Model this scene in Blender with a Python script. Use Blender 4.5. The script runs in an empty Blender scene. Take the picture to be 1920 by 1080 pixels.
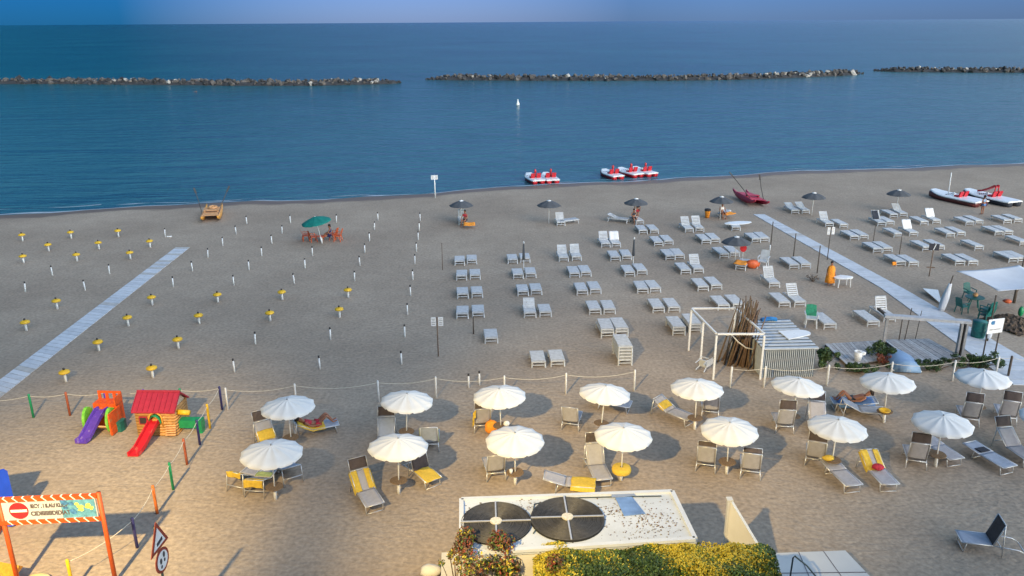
import bpy, math, random
from mathutils import Vector, Matrix
random.seed(7)
S = bpy.context.scene
COL = S.collection
RAD = math.radians

# ------------------------------------------------------------------ camera
H, F = 16.0, 1500.0
PITCH, ROLL = math.atan(499 / 1500.0), 0.00625
R0 = Vector((1, 0, 0)); FW = Vector((0, math.cos(PITCH), -math.sin(PITCH))); U0 = Vector((0, math.sin(PITCH), math.cos(PITCH)))
RT = R0 * math.cos(ROLL) - U0 * math.sin(ROLL); UP = R0 * math.sin(ROLL) + U0 * math.cos(ROLL)
CAM = Vector((0, 0, H))
cd = bpy.data.cameras.new("camera"); cam = bpy.data.objects.new("camera", cd); COL.objects.link(cam)
cd.sensor_width = 36.0; cd.lens = 36.0 * F / 1920.0; cd.clip_start = 0.1; cd.clip_end = 80000
cam.matrix_world = Matrix(((RT.x, UP.x, -FW.x, 0), (RT.y, UP.y, -FW.y, 0), (RT.z, UP.z, -FW.z, H), (0, 0, 0, 1)))
S.camera = cam


def at(px, py, z=0.0):
    d = RT * ((px - 960) / F) + UP * ((540 - py) / F) + FW
    return CAM + d * ((z - H) / d.z)


# ------------------------------------------------------------------ light
SUN_EL, SUN_AZ = RAD(24.0), RAD(150.0)      # azimuth clockwise from +Y: behind the hotels, to the right
w = bpy.data.worlds.new("World"); S.world = w; w.use_nodes = True
nt = w.node_tree; nt.nodes.clear()
sky = nt.nodes.new("ShaderNodeTexSky"); sky.sky_type = 'NISHITA'; sky.sun_disc = False
sky.sun_elevation = SUN_EL; sky.sun_rotation = SUN_AZ; sky.altitude = 0; sky.air_density = 1.0; sky.dust_density = 0.2; sky.ozone_density = 3.0
tc = nt.nodes.new("ShaderNodeTexCoord"); sp = nt.nodes.new("ShaderNodeSeparateXYZ"); nt.links.new(tc.outputs["Generated"], sp.inputs[0])


def sky_ramp(src, lo, hi, c0, c1):
    mr = nt.nodes.new("ShaderNodeMapRange"); mr.inputs[1].default_value = lo; mr.inputs[2].default_value = hi
    mr.inputs[3].default_value = 0.0; mr.inputs[4].default_value = 1.0; nt.links.new(src, mr.inputs[0])
    r = nt.nodes.new("ShaderNodeMix"); r.data_type = 'RGBA'; r.inputs[6].default_value = c0; r.inputs[7].default_value = c1
    nt.links.new(mr.outputs[0], r.inputs[0]); return r.outputs[2]


def sky_mul(a, b):
    m_ = nt.nodes.new("ShaderNodeMix"); m_.data_type = 'RGBA'; m_.blend_type = 'MULTIPLY'; m_.inputs[0].default_value = 1.0
    nt.links.new(a, m_.inputs[6]); nt.links.new(b, m_.inputs[7]); return m_.outputs[2]


# dusk over the sea: deep blue to the left, mauve to the right, darkest over the front horizon and brighter towards the afterglow behind
side = sky_ramp(sp.outputs[0], -0.42, 0.25, (0.03, 0.34, 0.84, 1), (1.66, 2.62, 4.1, 1))
mm = nt.nodes.new("ShaderNodeMath"); mm.operation = 'MULTIPLY_ADD'; mm.inputs[1].default_value = -0.6
zz = nt.nodes.new("ShaderNodeMath"); zz.operation = 'MULTIPLY'; zz.inputs[1].default_value = 0.9; nt.links.new(sp.outputs[2], zz.inputs[0])
nt.links.new(sp.outputs[1], mm.inputs[0]); nt.links.new(zz.outputs[0], mm.inputs[2])
back = sky_ramp(mm.outputs[0], -0.49, 0.45, (0.10, 0.105, 0.17, 1), (4.1, 2.02, 0.94, 1))
gl = sky_ramp(sp.outputs[0], -0.42, 0.14, (4.6, 3.5, 3.0, 1), (0.80, 0.93, 0.99, 1))
gz = nt.nodes.new("ShaderNodeMapRange"); gz.inputs[1].default_value = 0.03; gz.inputs[2].default_value = 0.10
gz.inputs[3].default_value = 0.0; gz.inputs[4].default_value = 1.0; nt.links.new(sp.outputs[2], gz.inputs[0])
gm = nt.nodes.new("ShaderNodeMix"); gm.data_type = 'RGBA'; gm.inputs[7].default_value = (1, 1, 1, 1)
nt.links.new(gz.outputs[0], gm.inputs[0]); nt.links.new(gl, gm.inputs[6]); glow = gm.outputs[2]
tinted = sky_mul(sky_mul(sky_mul(sky.outputs[0], side), back), glow)
bg = nt.nodes.new("ShaderNodeBackground"); bg.inputs[1].default_value = 0.10
out = nt.nodes.new("ShaderNodeOutputWorld")
nt.links.new(tinted, bg.inputs[0]); nt.links.new(bg.outputs[0], out.inputs[0])

sl = bpy.data.lights.new("sun", 'SUN'); sun = bpy.data.objects.new("sun", sl); COL.objects.link(sun)
sl.energy = 0.7; sl.angle = RAD(35); sl.color = (1.0, 0.86, 0.72)
sd = Vector((math.sin(SUN_AZ) * math.cos(RAD(30)), math.cos(SUN_AZ) * math.cos(RAD(30)), math.sin(RAD(30))))
sun.rotation_euler = sd.to_track_quat('Z', 'Y').to_euler()
S.view_settings.view_transform = 'Standard'; S.view_settings.look = 'None'; S.view_settings.gamma = 1.0
S.view_settings.exposure = 0.5
LAMP = Vector((-12.0, 0.0, 20.0)); BEAMS = [((-15.8, 20.5, 0.0), 76000, 39), ((3.4, 25.8, 0.0), 60000, 36)]


# ------------------------------------------------------------------ materials
def mat(name, color, rough=0.6, var=0.12, scale=6.0, bump=0.0, bscale=40.0, metal=0.0, spots=None, coords="Object", trans=0.0, spec=None):
    m = bpy.data.materials.new(name); m.use_nodes = True
    n = m.node_tree.nodes; l = m.node_tree.links
    b = n["Principled BSDF"]; b.inputs["Roughness"].default_value = rough; b.inputs["Metallic"].default_value = metal
    if spec is not None: b.inputs["Specular IOR Level"].default_value = spec
    t = n.new("ShaderNodeTexCoord"); no = n.new("ShaderNodeTexNoise"); no.inputs["Scale"].default_value = scale; no.inputs["Detail"].default_value = 5
    l.new(t.outputs[coords], no.inputs["Vector"])
    r = n.new("ShaderNodeValToRGB")
    c0 = [max(0, c * (1 - var)) for c in color]; c1 = [min(1, c * (1 + var)) for c in color]
    r.color_ramp.elements[0].position = 0.3; r.color_ramp.elements[0].color = (*c0, 1)
    r.color_ramp.elements[1].position = 0.7; r.color_ramp.elements[1].color = (*c1, 1)
    l.new(no.outputs["Fac"], r.inputs["Fac"]); last = r.outputs[0]
    if spots:
        sc, thr, scol = spots
        n2 = n.new("ShaderNodeTexNoise"); n2.inputs["Scale"].default_value = sc; n2.inputs["Detail"].default_value = 3
        l.new(t.outputs[coords], n2.inputs["Vector"])
        r2 = n.new("ShaderNodeValToRGB"); r2.color_ramp.elements[0].position = thr; r2.color_ramp.elements[1].position = thr + 0.05
        l.new(n2.outputs["Fac"], r2.inputs["Fac"])
        mx = n.new("ShaderNodeMix"); mx.data_type = 'RGBA'
        l.new(r2.outputs[0], mx.inputs[0]); l.new(last, mx.inputs[6]); mx.inputs[7].default_value = (*scol, 1); last = mx.outputs[2]
    l.new(last, b.inputs["Base Color"])
    if bump:
        nb = n.new("ShaderNodeTexNoise"); nb.inputs["Scale"].default_value = bscale; nb.inputs["Detail"].default_value = 4
        l.new(t.outputs[coords], nb.inputs["Vector"])
        bp = n.new("ShaderNodeBump"); bp.inputs["Strength"].default_value = bump; bp.inputs["Distance"].default_value = 0.02
        l.new(nb.outputs["Fac"], bp.inputs["Height"]); l.new(bp.outputs[0], b.inputs["Normal"])
    if trans:
        tr = n.new("ShaderNodeBsdfTranslucent"); l.new(last, tr.inputs[0])
        ms = n.new("ShaderNodeMixShader"); ms.inputs[0].default_value = trans
        l.new(b.outputs[0], ms.inputs[1]); l.new(tr.outputs[0], ms.inputs[2]); l.new(ms.outputs[0], n["Material Output"].inputs[0])
    return m


M = dict(
    white_pipe=mat("white_pipe", (.72, .72, .72), .45, .08, 9, spots=(14, .66, (.5, .47, .42))),
    dark_cap=mat("dark_cap", (.035, .03, .03), .6),
    yellow=mat("yellow_plastic", (.72, .43, .02), .45, .12, 5),
    yellow_cloth=mat("yellow_cloth", (.62, .42, .05), .9, .12, 12, .4, 60),
    green_cloth=mat("green_cloth", (.36, .42, .16), .9, .15, 12, .4, 60),
    blue_cloth=mat("blue_cloth", (.10, .20, .42), .9, .25, 9, .4, 60),
    orange_cloth=mat("orange_cloth", (.85, .30, .03), .9, .15, 12, .4, 60),
    red_cloth=mat("red_cloth", (.45, .03, .05), .9, .25, 14, .4, 60),
    dark_cloth=mat("dark_cloth", (.03, .035, .05), .9, .2, 14, .4, 60),
    white_cloth=mat("white_cloth", (.74, .74, .75), .9, .08, 12, .4, 40),
    sunbed=mat("sunbed_white", (.50, .515, .535), .5, .14, 5, spots=(7, .66, (.38, .37, .36))),
    sling=mat("grey_sling", (.37, .36, .385), .85, .08, 8, .2, 150),
    sling_blue=mat("blue_grey_sling", (.33, .37, .45), .85, .08, 8, .2, 150),
    hood=mat("brown_hood", (.085, .065, .062), .85, .18, 10, .2, 120),
    alu=mat("aluminium", (.62, .62, .63), .38, .06, 9, metal=.55),
    canopy=mat("white_canvas", (.77, .765, .755), .85, .05, 2.2, .12, 25, trans=.12),
    canopy_grey=mat("grey_canvas", (.075, .08, .09), .85, .15, 3, .15, 25),
    canopy_green=mat("green_canvas", (.0, .17, .14), .8, .18, 3, .15, 25),
    thatch=mat("wicker_brown", (.17, .11, .06), .9, .35, 22, .6, 60),
    wood_grey=mat("wood_grey", (.30, .30, .31), .85, .2, 5, .3, 30),
    wood_dark=mat("wood_dark", (.09, .07, .055), .85, .25, 8, .3, 30),
    wood_brown=mat("wood_brown", (.16, .10, .065), .85, .35, 7, .3, 30),
    boat_orange=mat("boat_orange", (.75, .35, .06), .45, .15, 4),
    deck_orange=mat("deck_orange", (.62, .33, .15), .6, .18, 6),
    red=mat("red_plastic", (.52, .015, .025), .4, .1, 4, spots=(4, .60, (.50, .07, .06))),
    crimson=mat("crimson_paint", (.42, .02, .055), .45, .14, 4),
    white_gel=mat("white_gelcoat", (.74, .76, .78), .3, .05, 3, spots=(6, .68, (.5, .5, .5))),
    purple=mat("purple_plastic", (.10, .045, .38), .4, .12, 5, spots=(5, .60, (.20, .13, .40))),
    lime=mat("lime_plastic", (.17, .50, .05), .4, .2, 7, spots=(6, .60, (.30, .52, .14))),
    green=mat("green_plastic", (.01, .25, .10), .4, .15, 5),
    orange=mat("orange_plastic", (.72, .10, .015), .45, .2, 9, .3, 12, spots=(5, .60, (.62, .18, .06))),
    roofred=mat("roof_red", (.38, .02, .05), .5, .1, 6),
    navy=mat("navy_paint", (.03, .03, .13), .5, .2, 8),
    brown_post=mat("brown_paint", (.36, .09, .04), .5, .2, 8),
    orange_post=mat("orange_paint", (.66, .16, .03), .5, .15, 8),
    blue=mat("blue_plastic", (.01, .06, .55), .4, .1, 5),
    gate=mat("gate_orange", (.46, .075, .012), .55, .12, 6),
    rope=mat("white_rope", (.62, .56, .46), .9, .15, 30),
    plaster=mat("white_plaster", (.60, .585, .55), .8, .07, 1.5, .25, 25, spots=(3, .66, (.55, .52, .47))),
    roofwhite=mat("white_roof", (.50, .54, .60), .75, .10, 1.2, .15, 25, spots=(9.0, .655, (.12, .10, .08))),
    coil=mat("black_hose", (.055, .053, .053), .5, .3, 8),
    panelblue=mat("blue_sheet", (.14, .24, .46), .2, .25, 2.5),
    tile=mat("pale_tile", (.54, .54, .53), .6, .05, 1.0, .1, 20),
    rail=mat("dark_rail", (.03, .05, .06), .4),
    lightblue=mat("light_blue_boat", (.20, .32, .50), .4, .1, 3, spots=(3, .66, (.34, .42, .52))),
    teal=mat("teal_plastic", (.01, .13, .12), .5, .3, 9),
    orange_chair=mat("orange_red_chair", (.60, .11, .03), .5, .2, 8),
    skin=mat("tanned_skin", (.30, .13, .075), .6, .12, 9),
    hair=mat("dark_hair", (.025, .015, .012), .7, .3, 20),
    steel=mat("galvanised", (.35, .36, .38), .4, .1, 8, metal=.7),
    sign_white=mat("sign_white", (.75, .75, .76), .5, .04, 6),
    ink=mat("sign_ink", (.03, .03, .045), .6),
    ink_grey=mat("sign_faded_ink", (.09, .075, .095), .6),
    sign_red=mat("sign_red", (.55, .02, .03), .5, .08, 8),
    sign_brown=mat("sign_red_border", (.26, .035, .02), .5, .15, 8),
    sign_blue=mat("sign_sky_blue", (.10, .30, .46), .5, .35, 9),
    rock_dark=mat("rock_dark", (.035, .035, .038), .9, .5, .8, .6, 3),
    rock_mid=mat("rock_mid", (.10, .09, .085), .9, .4, .8, .6, 3),
    rock_pale=mat("rock_pale", (.36, .34, .32), .9, .3, .8, .6, 3),
    leaf_dark=mat("leaf_dark", (.03, .065, .02), .6, .4, 3),
    leaf_green=mat("leaf_green", (.075, .13, .025), .6, .3, 3),
    leaf_yellow=mat("leaf_yellow", (.44, .36, .035), .6, .25, 3),
    leaf_red=mat("leaf_red", (.20, .045, .025), .6, .35, 3),
    leaf_brown=mat("leaf_brown", (.15, .08, .035), .6, .3, 3),
    bark=mat("bark", (.10, .065, .045), .9, .3, 9),
    corr_light=mat("corrugated_white", (.46, .50, .55), .5, .1, 4),
    corr_dark=mat("corrugated_grey_blue", (.075, .10, .125), .6, .12, 4),
    net=mat("net_brown", (.10, .07, .05), .95, .4, 10, .5, 50),
    shade=mat("shade_cloth", (.66, .68, .73), .9, .04, 2, .1, 15, trans=.12),
    foam_white=mat("buoy_white", (.8, .8, .8), .5),
)
el = bpy.data.materials.new("lamp_lens"); el.use_nodes = True
_b = el.node_tree.nodes["Principled BSDF"]; _b.inputs["Emission Color"].default_value = (1, .75, .45, 1); _b.inputs["Emission Strength"].default_value = 30
M["lens"] = el


# ------------------------------------------------------------------ mesh builder
class MB:
    def __init__(s): s.v = []; s.f = []; s.mi = []; s.cur = 0
    def add(s, vs, fs):
        o = len(s.v); s.v += [tuple(p) for p in vs]
        for f in fs: s.f.append(tuple(i + o for i in f)); s.mi.append(s.cur)
        return s
    def box(s, c, d, rz=0.0, mx=None):
        cx, cy, cz = c; a, b, h = d[0] / 2, d[1] / 2, d[2] / 2
        ps = [Vector((x, y, z)) for z in (-h, h) for y in (-b, b) for x in (-a, a)]
        r = mx if mx is not None else Matrix.Rotation(rz, 3, 'Z')
        return s.add([r @ p + Vector(c) for p in ps], [(0, 2, 3, 1), (4, 5, 7, 6), (0, 1, 5, 4), (2, 6, 7, 3), (0, 4, 6, 2), (1, 3, 7, 5)])
    def bar(s, p0, p1, wd, ht, up=Vector((0, 0, 1))):
        p0, p1 = Vector(p0), Vector(p1); d = p1 - p0; L = d.length; d.normalize()
        x = d.cross(up)
        if x.length < 1e-4: x = d.cross(Vector((0, 1, 0)))
        x.normalize(); z = x.cross(d)
        r = Matrix((x, d, z)).transposed()
        return s.box((p0 + p1) / 2, (wd, L, ht), mx=r)
    def path(s, pts, r, n=6, r1=None, caps=True):
        pts = [Vector(p) for p in pts]; rings = []; k = len(pts); vs = []
        up = Vector((0, 0, 1))
        for i, p in enumerate(pts):
            d = (pts[min(i + 1, k - 1)] - pts[max(i - 1, 0)]).normalized()
            x = d.cross(up)
            if x.length < 1e-3: x = d.cross(Vector((0, 1, 0)))
            x.normalize(); y = x.cross(d)
            rr = r if r1 is None else r + (r1 - r) * i / (k - 1)
            for j in range(n):
                a = 2 * math.pi * j / n; vs.append(p + x * (rr * math.cos(a)) + y * (rr * math.sin(a)))
        fs = []
        for i in range(k - 1):
            for j in range(n):
                a = i * n + j; b = i * n + (j + 1) % n; fs.append((a, b, b + n, a + n))
        if caps: fs.append(tuple(range(n - 1, -1, -1))); fs.append(tuple(range((k - 1) * n, k * n)))
        return s.add(vs, fs)
    def lathe(s, prof, n=16, c=(0, 0, 0), close=True):
        vs = []; fs = []
        for r, z in prof:
            for j in range(n):
                a = 2 * math.pi * j / n; vs.append((c[0] + r * math.cos(a), c[1] + r * math.sin(a), c[2] + z))
        for i in range(len(prof) - 1):
            for j in range(n):
                a = i * n + j; b = i * n + (j + 1) % n; fs.append((a, b, b + n, a + n))
        if close: fs.append(tuple(range(n - 1, -1, -1))); fs.append(tuple(range((len(prof) - 1) * n, len(prof) * n)))
        return s.add(vs, fs)
    def prism(s, poly, z0, z1):
        n = len(poly); vs = [(x, y, z0) for x, y in poly] + [(x, y, z1) for x, y in poly]
        fs = [tuple(range(n - 1, -1, -1)), tuple(range(n, 2 * n))] + [(i, (i + 1) % n, (i + 1) % n + n, i + n) for i in range(n)]
        return s.add(vs, fs)
    def loft(s, sections, close=True):
        n = len(sections[0]); vs = [p for sec in sections for p in sec]; fs = []
        for i in range(len(sections) - 1):
            for j in range(n):
                a = i * n + j; b = i * n + (j + 1) % n; fs.append((a, b, b + n, a + n))
        if close: fs.append(tuple(range(n - 1, -1, -1))); fs.append(tuple(range((len(sections) - 1) * n, len(sections) * n)))
        return s.add(vs, fs)
    def ball(s, c, r, sz=(1, 1, 1), n=10, k=6):
        prof = [(math.sin(math.pi * i / k), -math.cos(math.pi * i / k)) for i in range(k + 1)]
        o = len(s.v); s.lathe([(max(a, .02), b) for a, b in prof], n)
        for i in range(o, len(s.v)):
            x, y, z = s.v[i]; s.v[i] = (c[0] + x * r * sz[0], c[1] + y * r * sz[1], c[2] + z * r * sz[2])
        return s
    def sheet(s, fn, nu, nv, thick=0.0):
        vs = [fn(i / nu, j / nv) for j in range(nv + 1) for i in range(nu + 1)]
        fs = [(j * (nu + 1) + i, j * (nu + 1) + i + 1, (j + 1) * (nu + 1) + i + 1, (j + 1) * (nu + 1) + i) for j in range(nv) for i in range(nu)]
        if thick:
            o = len(vs); vs = vs + [(p[0], p[1], p[2] - thick) for p in vs]
            fs = fs + [tuple(reversed([i + o for i in f])) for f in fs]
            rim = [i for i in range(nu)] ; W = nu + 1
            ed = [(i, i + 1) for i in range(nu)] + [(j * W + nu, (j + 1) * W + nu) for j in range(nv)] + [(nv * W + i + 1, nv * W + i) for i in range(nu)] + [((j + 1) * W, j * W) for j in range(nv)]
            fs += [(b, a, a + o, b + o) for a, b in ed]
        return s.add(vs, fs)
    def mesh(s, name, mats, smooth=False):
        me = bpy.data.meshes.new(name); me.from_pydata(s.v, [], s.f)
        if not isinstance(mats, (list, tuple)): mats = [mats]
        for m in mats: me.materials.append(M[m] if isinstance(m, str) else m)
        me.polygons.foreach_set("material_index", s.mi)
        if smooth: me.polygons.foreach_set("use_smooth", [True] * len(me.polygons))
        me.update(); return me
    def build(s, name, mats, parent=None, smooth=False):
        o = bpy.data.objects.new(name, s.mesh(name, mats, smooth)); COL.objects.link(o)
        if parent: o.parent = parent
        return o


def tag(o, label=None, cat=None, group=None, kind=None):
    if label: o["label"] = label
    if cat: o["category"] = cat
    if group: o["group"] = group
    if kind: o["kind"] = kind
    return o


def thing(name, label, cat, loc=(0, 0, 0), rz=0.0, group=None):
    o = bpy.data.objects.new(name, None); COL.objects.link(o); o.empty_display_size = .2
    o.location = loc; o.rotation_euler = (0, 0, rz)
    return tag(o, label, cat, group)


def dup(root, loc=None, rz=None, label=None, group=None):
    def cp(o, par):
        c = o.copy(); COL.objects.link(c); c.parent = par
        for ch in o.children: cp(ch, c)
        return c
    r = cp(root, None)
    if loc is not None: r.location = loc
    if rz is not None: r.rotation_euler = (0, 0, rz)
    if label: r["label"] = label
    if group: r["group"] = group
    return r


ORD = ["first", "second", "third", "fourth", "fifth", "sixth", "seventh", "eighth", "ninth", "tenth", "eleventh", "twelfth"]
AX = RAD(4.16)                       # the beach's own axis, towards the sea
V3 = Vector

# ------------------------------------------------------------------ setting: sand, sea, paths
SHORE = [at(*p, -.25) for p in [(0, 403), (200, 391), (400, 382), (600, 373), (760, 365), (900, 355), (1100, 343), (1300, 333), (1500, 322), (1700, 314), (1920, 307)]]
e0, e1 = SHORE[0], SHORE[-1]
SHORE = [V3((-900, e0.y - 150, 0)), V3((-300, e0.y - 45, 0)), V3((-90, e0.y - 8, 0))] + SHORE + [V3((110, e1.y + 9, 0)), V3((320, e1.y + 42, 0)), V3((900, e1.y + 150, 0))]


def shore_y(x):
    for a, b in zip(SHORE, SHORE[1:]):
        if a.x <= x <= b.x: return a.y + (b.y - a.y) * (x - a.x) / (b.x - a.x)
    return SHORE[-1].y


def fine_shore():
    xs = [-900, -500, -300, -180, -120]
    x = -90
    while x < 110: xs.append(x); x += 1.5
    xs += [110, 150, 200, 320, 600, 900]
    r = random.Random(3); ph = [r.uniform(0, 6) for _ in range(4)]
    return [(x, shore_y(x) + .35 * math.sin(x * .21 + ph[0]) + .22 * math.sin(x * .57 + ph[1]) + .12 * math.sin(x * 1.3 + ph[2])) for x in xs]


FS = fine_shore()


def sand_material():
    m = bpy.data.materials.new("beach_sand"); m.use_nodes = True
    n = m.node_tree.nodes; l = m.node_tree.links; b = n["Principled BSDF"]
    b.inputs["Specular IOR Level"].default_value = .25
    t = n.new("ShaderNodeTexCoord")
    def noise(sc, det=4, dist=0.0):
        x = n.new("ShaderNodeTexNoise"); x.inputs["Scale"].default_value = sc; x.inputs["Detail"].default_value = det; x.inputs["Distortion"].default_value = dist
        l.new(t.outputs["Object"], x.inputs["Vector"]); return x
    def ramp(src, p0, c0, p1, c1):
        x = n.new("ShaderNodeValToRGB"); e = x.color_ramp.elements
        e[0].position = p0; e[0].color = c0; e[1].position = p1; e[1].color = c1; l.new(src, x.inputs[0]); return x
    big = ramp(noise(.12, 5).outputs[0], .35, (.315, .250, .192, 1), .7, (.395, .318, .246, 1))
    fine = ramp(noise(6.5, 8).outputs[0], .3, (.76, .76, .76, 1), .7, (1.18, 1.18, 1.18, 1))
    mx = n.new("ShaderNodeMix"); mx.data_type = 'RGBA'; mx.blend_type = 'MULTIPLY'; mx.inputs[0].default_value = 1
    l.new(big.outputs[0], mx.inputs[6]); l.new(fine.outputs[0], mx.inputs[7])
    mid = ramp(noise(.9, 5, .5).outputs[0], .35, (.95, .95, .95, 1), .65, (1.04, 1.04, 1.04, 1))
    mq = n.new("ShaderNodeMix"); mq.data_type = 'RGBA'; mq.blend_type = 'MULTIPLY'; mq.inputs[0].default_value = 1
    l.new(mx.outputs[2], mq.inputs[6]); l.new(mid.outputs[0], mq.inputs[7]); mx = mq
    at_ = n.new("ShaderNodeAttribute"); at_.attribute_name = "wet"
    ad = n.new("ShaderNodeMath"); ad.operation = 'ADD'
    nm = n.new("ShaderNodeMath"); nm.operation = 'MULTIPLY_ADD'; nm.inputs[1].default_value = .7; nm.inputs[2].default_value = -.35
    l.new(noise(.5, 5).outputs[0], nm.inputs[0]); l.new(nm.outputs[0], ad.inputs[0]); l.new(at_.outputs["Fac"], ad.inputs[1])
    wr = ramp(ad.outputs[0], .42, (0, 0, 0, 1), .72, (1, 1, 1, 1))
    mw = n.new("ShaderNodeMix"); mw.data_type = 'RGBA'
    l.new(wr.outputs[0], mw.inputs[0]); l.new(mx.outputs[2], mw.inputs[6]); mw.inputs[7].default_value = (.19, .138, .105, 1)
    l.new(mw.outputs[2], b.inputs["Base Color"])
    rr = n.new("ShaderNodeMapRange"); rr.inputs[3].default_value = .95; rr.inputs[4].default_value = .5
    l.new(wr.outputs[0], rr.inputs[0]); l.new(rr.outputs[0], b.inputs["Roughness"])
    # trampled surface: dents of feet and small ripples
    mp = n.new("ShaderNodeMapping"); mp.inputs["Rotation"].default_value = (0, 0, RAD(35)); mp.inputs["Scale"].default_value = (1.0, 2.2, 1)
    l.new(t.outputs["Object"], mp.inputs[0])
    nr = n.new("ShaderNodeTexNoise"); nr.inputs["Scale"].default_value = 2.3; nr.inputs["Detail"].default_value = 3; nr.inputs["Distortion"].default_value = .6
    l.new(mp.outputs[0], nr.inputs[0])
    vo = n.new("ShaderNodeTexVoronoi"); vo.inputs["Scale"].default_value = 3.0; vo.feature = 'SMOOTH_F1'; l.new(t.outputs["Object"], vo.inputs["Vector"])
    a1 = n.new("ShaderNodeMath"); a1.operation = 'MULTIPLY_ADD'; a1.inputs[1].default_value = .55
    l.new(vo.outputs[0], a1.inputs[0]); l.new(nr.outputs[0], a1.inputs[2])
    a2 = n.new("ShaderNodeMath"); a2.operation = 'MULTIPLY_ADD'; a2.inputs[1].default_value = .25
    l.new(noise(14, 3).outputs[0], a2.inputs[0]); l.new(a1.outputs[0], a2.inputs[2])
    bp = n.new("ShaderNodeBump"); bp.inputs["Distance"].default_value = .05
    tm = n.new("ShaderNodeMapRange"); tm.inputs[1].default_value = .35; tm.inputs[2].default_value = .65; tm.inputs[3].default_value = .45; tm.inputs[4].default_value = 1.0
    l.new(noise(.22, 4, 1.0).outputs[0], tm.inputs[0]); l.new(tm.outputs[0], bp.inputs["Strength"])
    l.new(a2.outputs[0], bp.inputs["Height"]); l.new(bp.outputs[0], b.inputs["Normal"])
    return m


def water_material():
    m = bpy.data.materials.new("sea_water"); m.use_nodes = True
    n = m.node_tree.nodes; l = m.node_tree.links; b = n["Principled BSDF"]
    b.inputs["Roughness"].default_value = .2; b.inputs["IOR"].default_value = 1.33
    t = n.new("ShaderNodeTexCoord")
    nb = n.new("ShaderNodeTexNoise"); nb.inputs["Scale"].default_value = .012; nb.inputs["Detail"].default_value = 4; l.new(t.outputs["Object"], nb.inputs[0])
    r = n.new("ShaderNodeValToRGB"); r.color_ramp.elements[0].position = .3; r.color_ramp.elements[0].color = (.002, .060, .085, 1)
    r.color_ramp.elements[1].position = .7; r.color_ramp.elements[1].color = (.010, .100, .118, 1)
    l.new(nb.outputs[0], r.inputs[0])
    # paler, sandier water in the shallows inside the breakwaters
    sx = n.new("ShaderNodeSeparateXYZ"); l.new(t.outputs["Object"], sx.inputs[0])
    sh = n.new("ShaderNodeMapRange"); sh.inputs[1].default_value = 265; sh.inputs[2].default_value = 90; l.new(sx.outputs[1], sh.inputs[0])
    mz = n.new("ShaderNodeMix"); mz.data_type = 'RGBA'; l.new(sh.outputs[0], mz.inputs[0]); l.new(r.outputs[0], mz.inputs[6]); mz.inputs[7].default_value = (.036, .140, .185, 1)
    l.new(mz.outputs[2], b.inputs["Base Color"])
    mp = n.new("ShaderNodeMapping"); mp.inputs["Rotation"].default_value = (0, 0, RAD(-12)); mp.inputs["Scale"].default_value = (.24, 1.0, 1)
    l.new(t.outputs["Object"], mp.inputs[0])
    def noise(sc, d, dist=0):
        x = n.new("ShaderNodeTexNoise"); x.inputs["Scale"].default_value = sc; x.inputs["Detail"].default_value = d; x.inputs["Distortion"].default_value = dist
        l.new(mp.outputs[0], x.inputs[0]); return x
    a0 = n.new("ShaderNodeMath"); a0.operation = 'MULTIPLY_ADD'; a0.inputs[1].default_value = 1.6
    l.new(noise(.11, 3, .5).outputs[0], a0.inputs[0]); l.new(noise(.42, 4, .4).outputs[0], a0.inputs[2])
    a = n.new("ShaderNodeMath"); a.operation = 'MULTIPLY_ADD'; a.inputs[1].default_value = .35
    l.new(noise(2.0, 4).outputs[0], a.inputs[0]); l.new(a0.outputs[0], a.inputs[2])
    bp = n.new("ShaderNodeBump"); bp.inputs["Strength"].default_value = 1.0; bp.inputs["Distance"].default_value = 1.5
    l.new(a.outputs[0], bp.inputs["Height"]); l.new(bp.outputs[0], b.inputs["Normal"])
    return m


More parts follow.
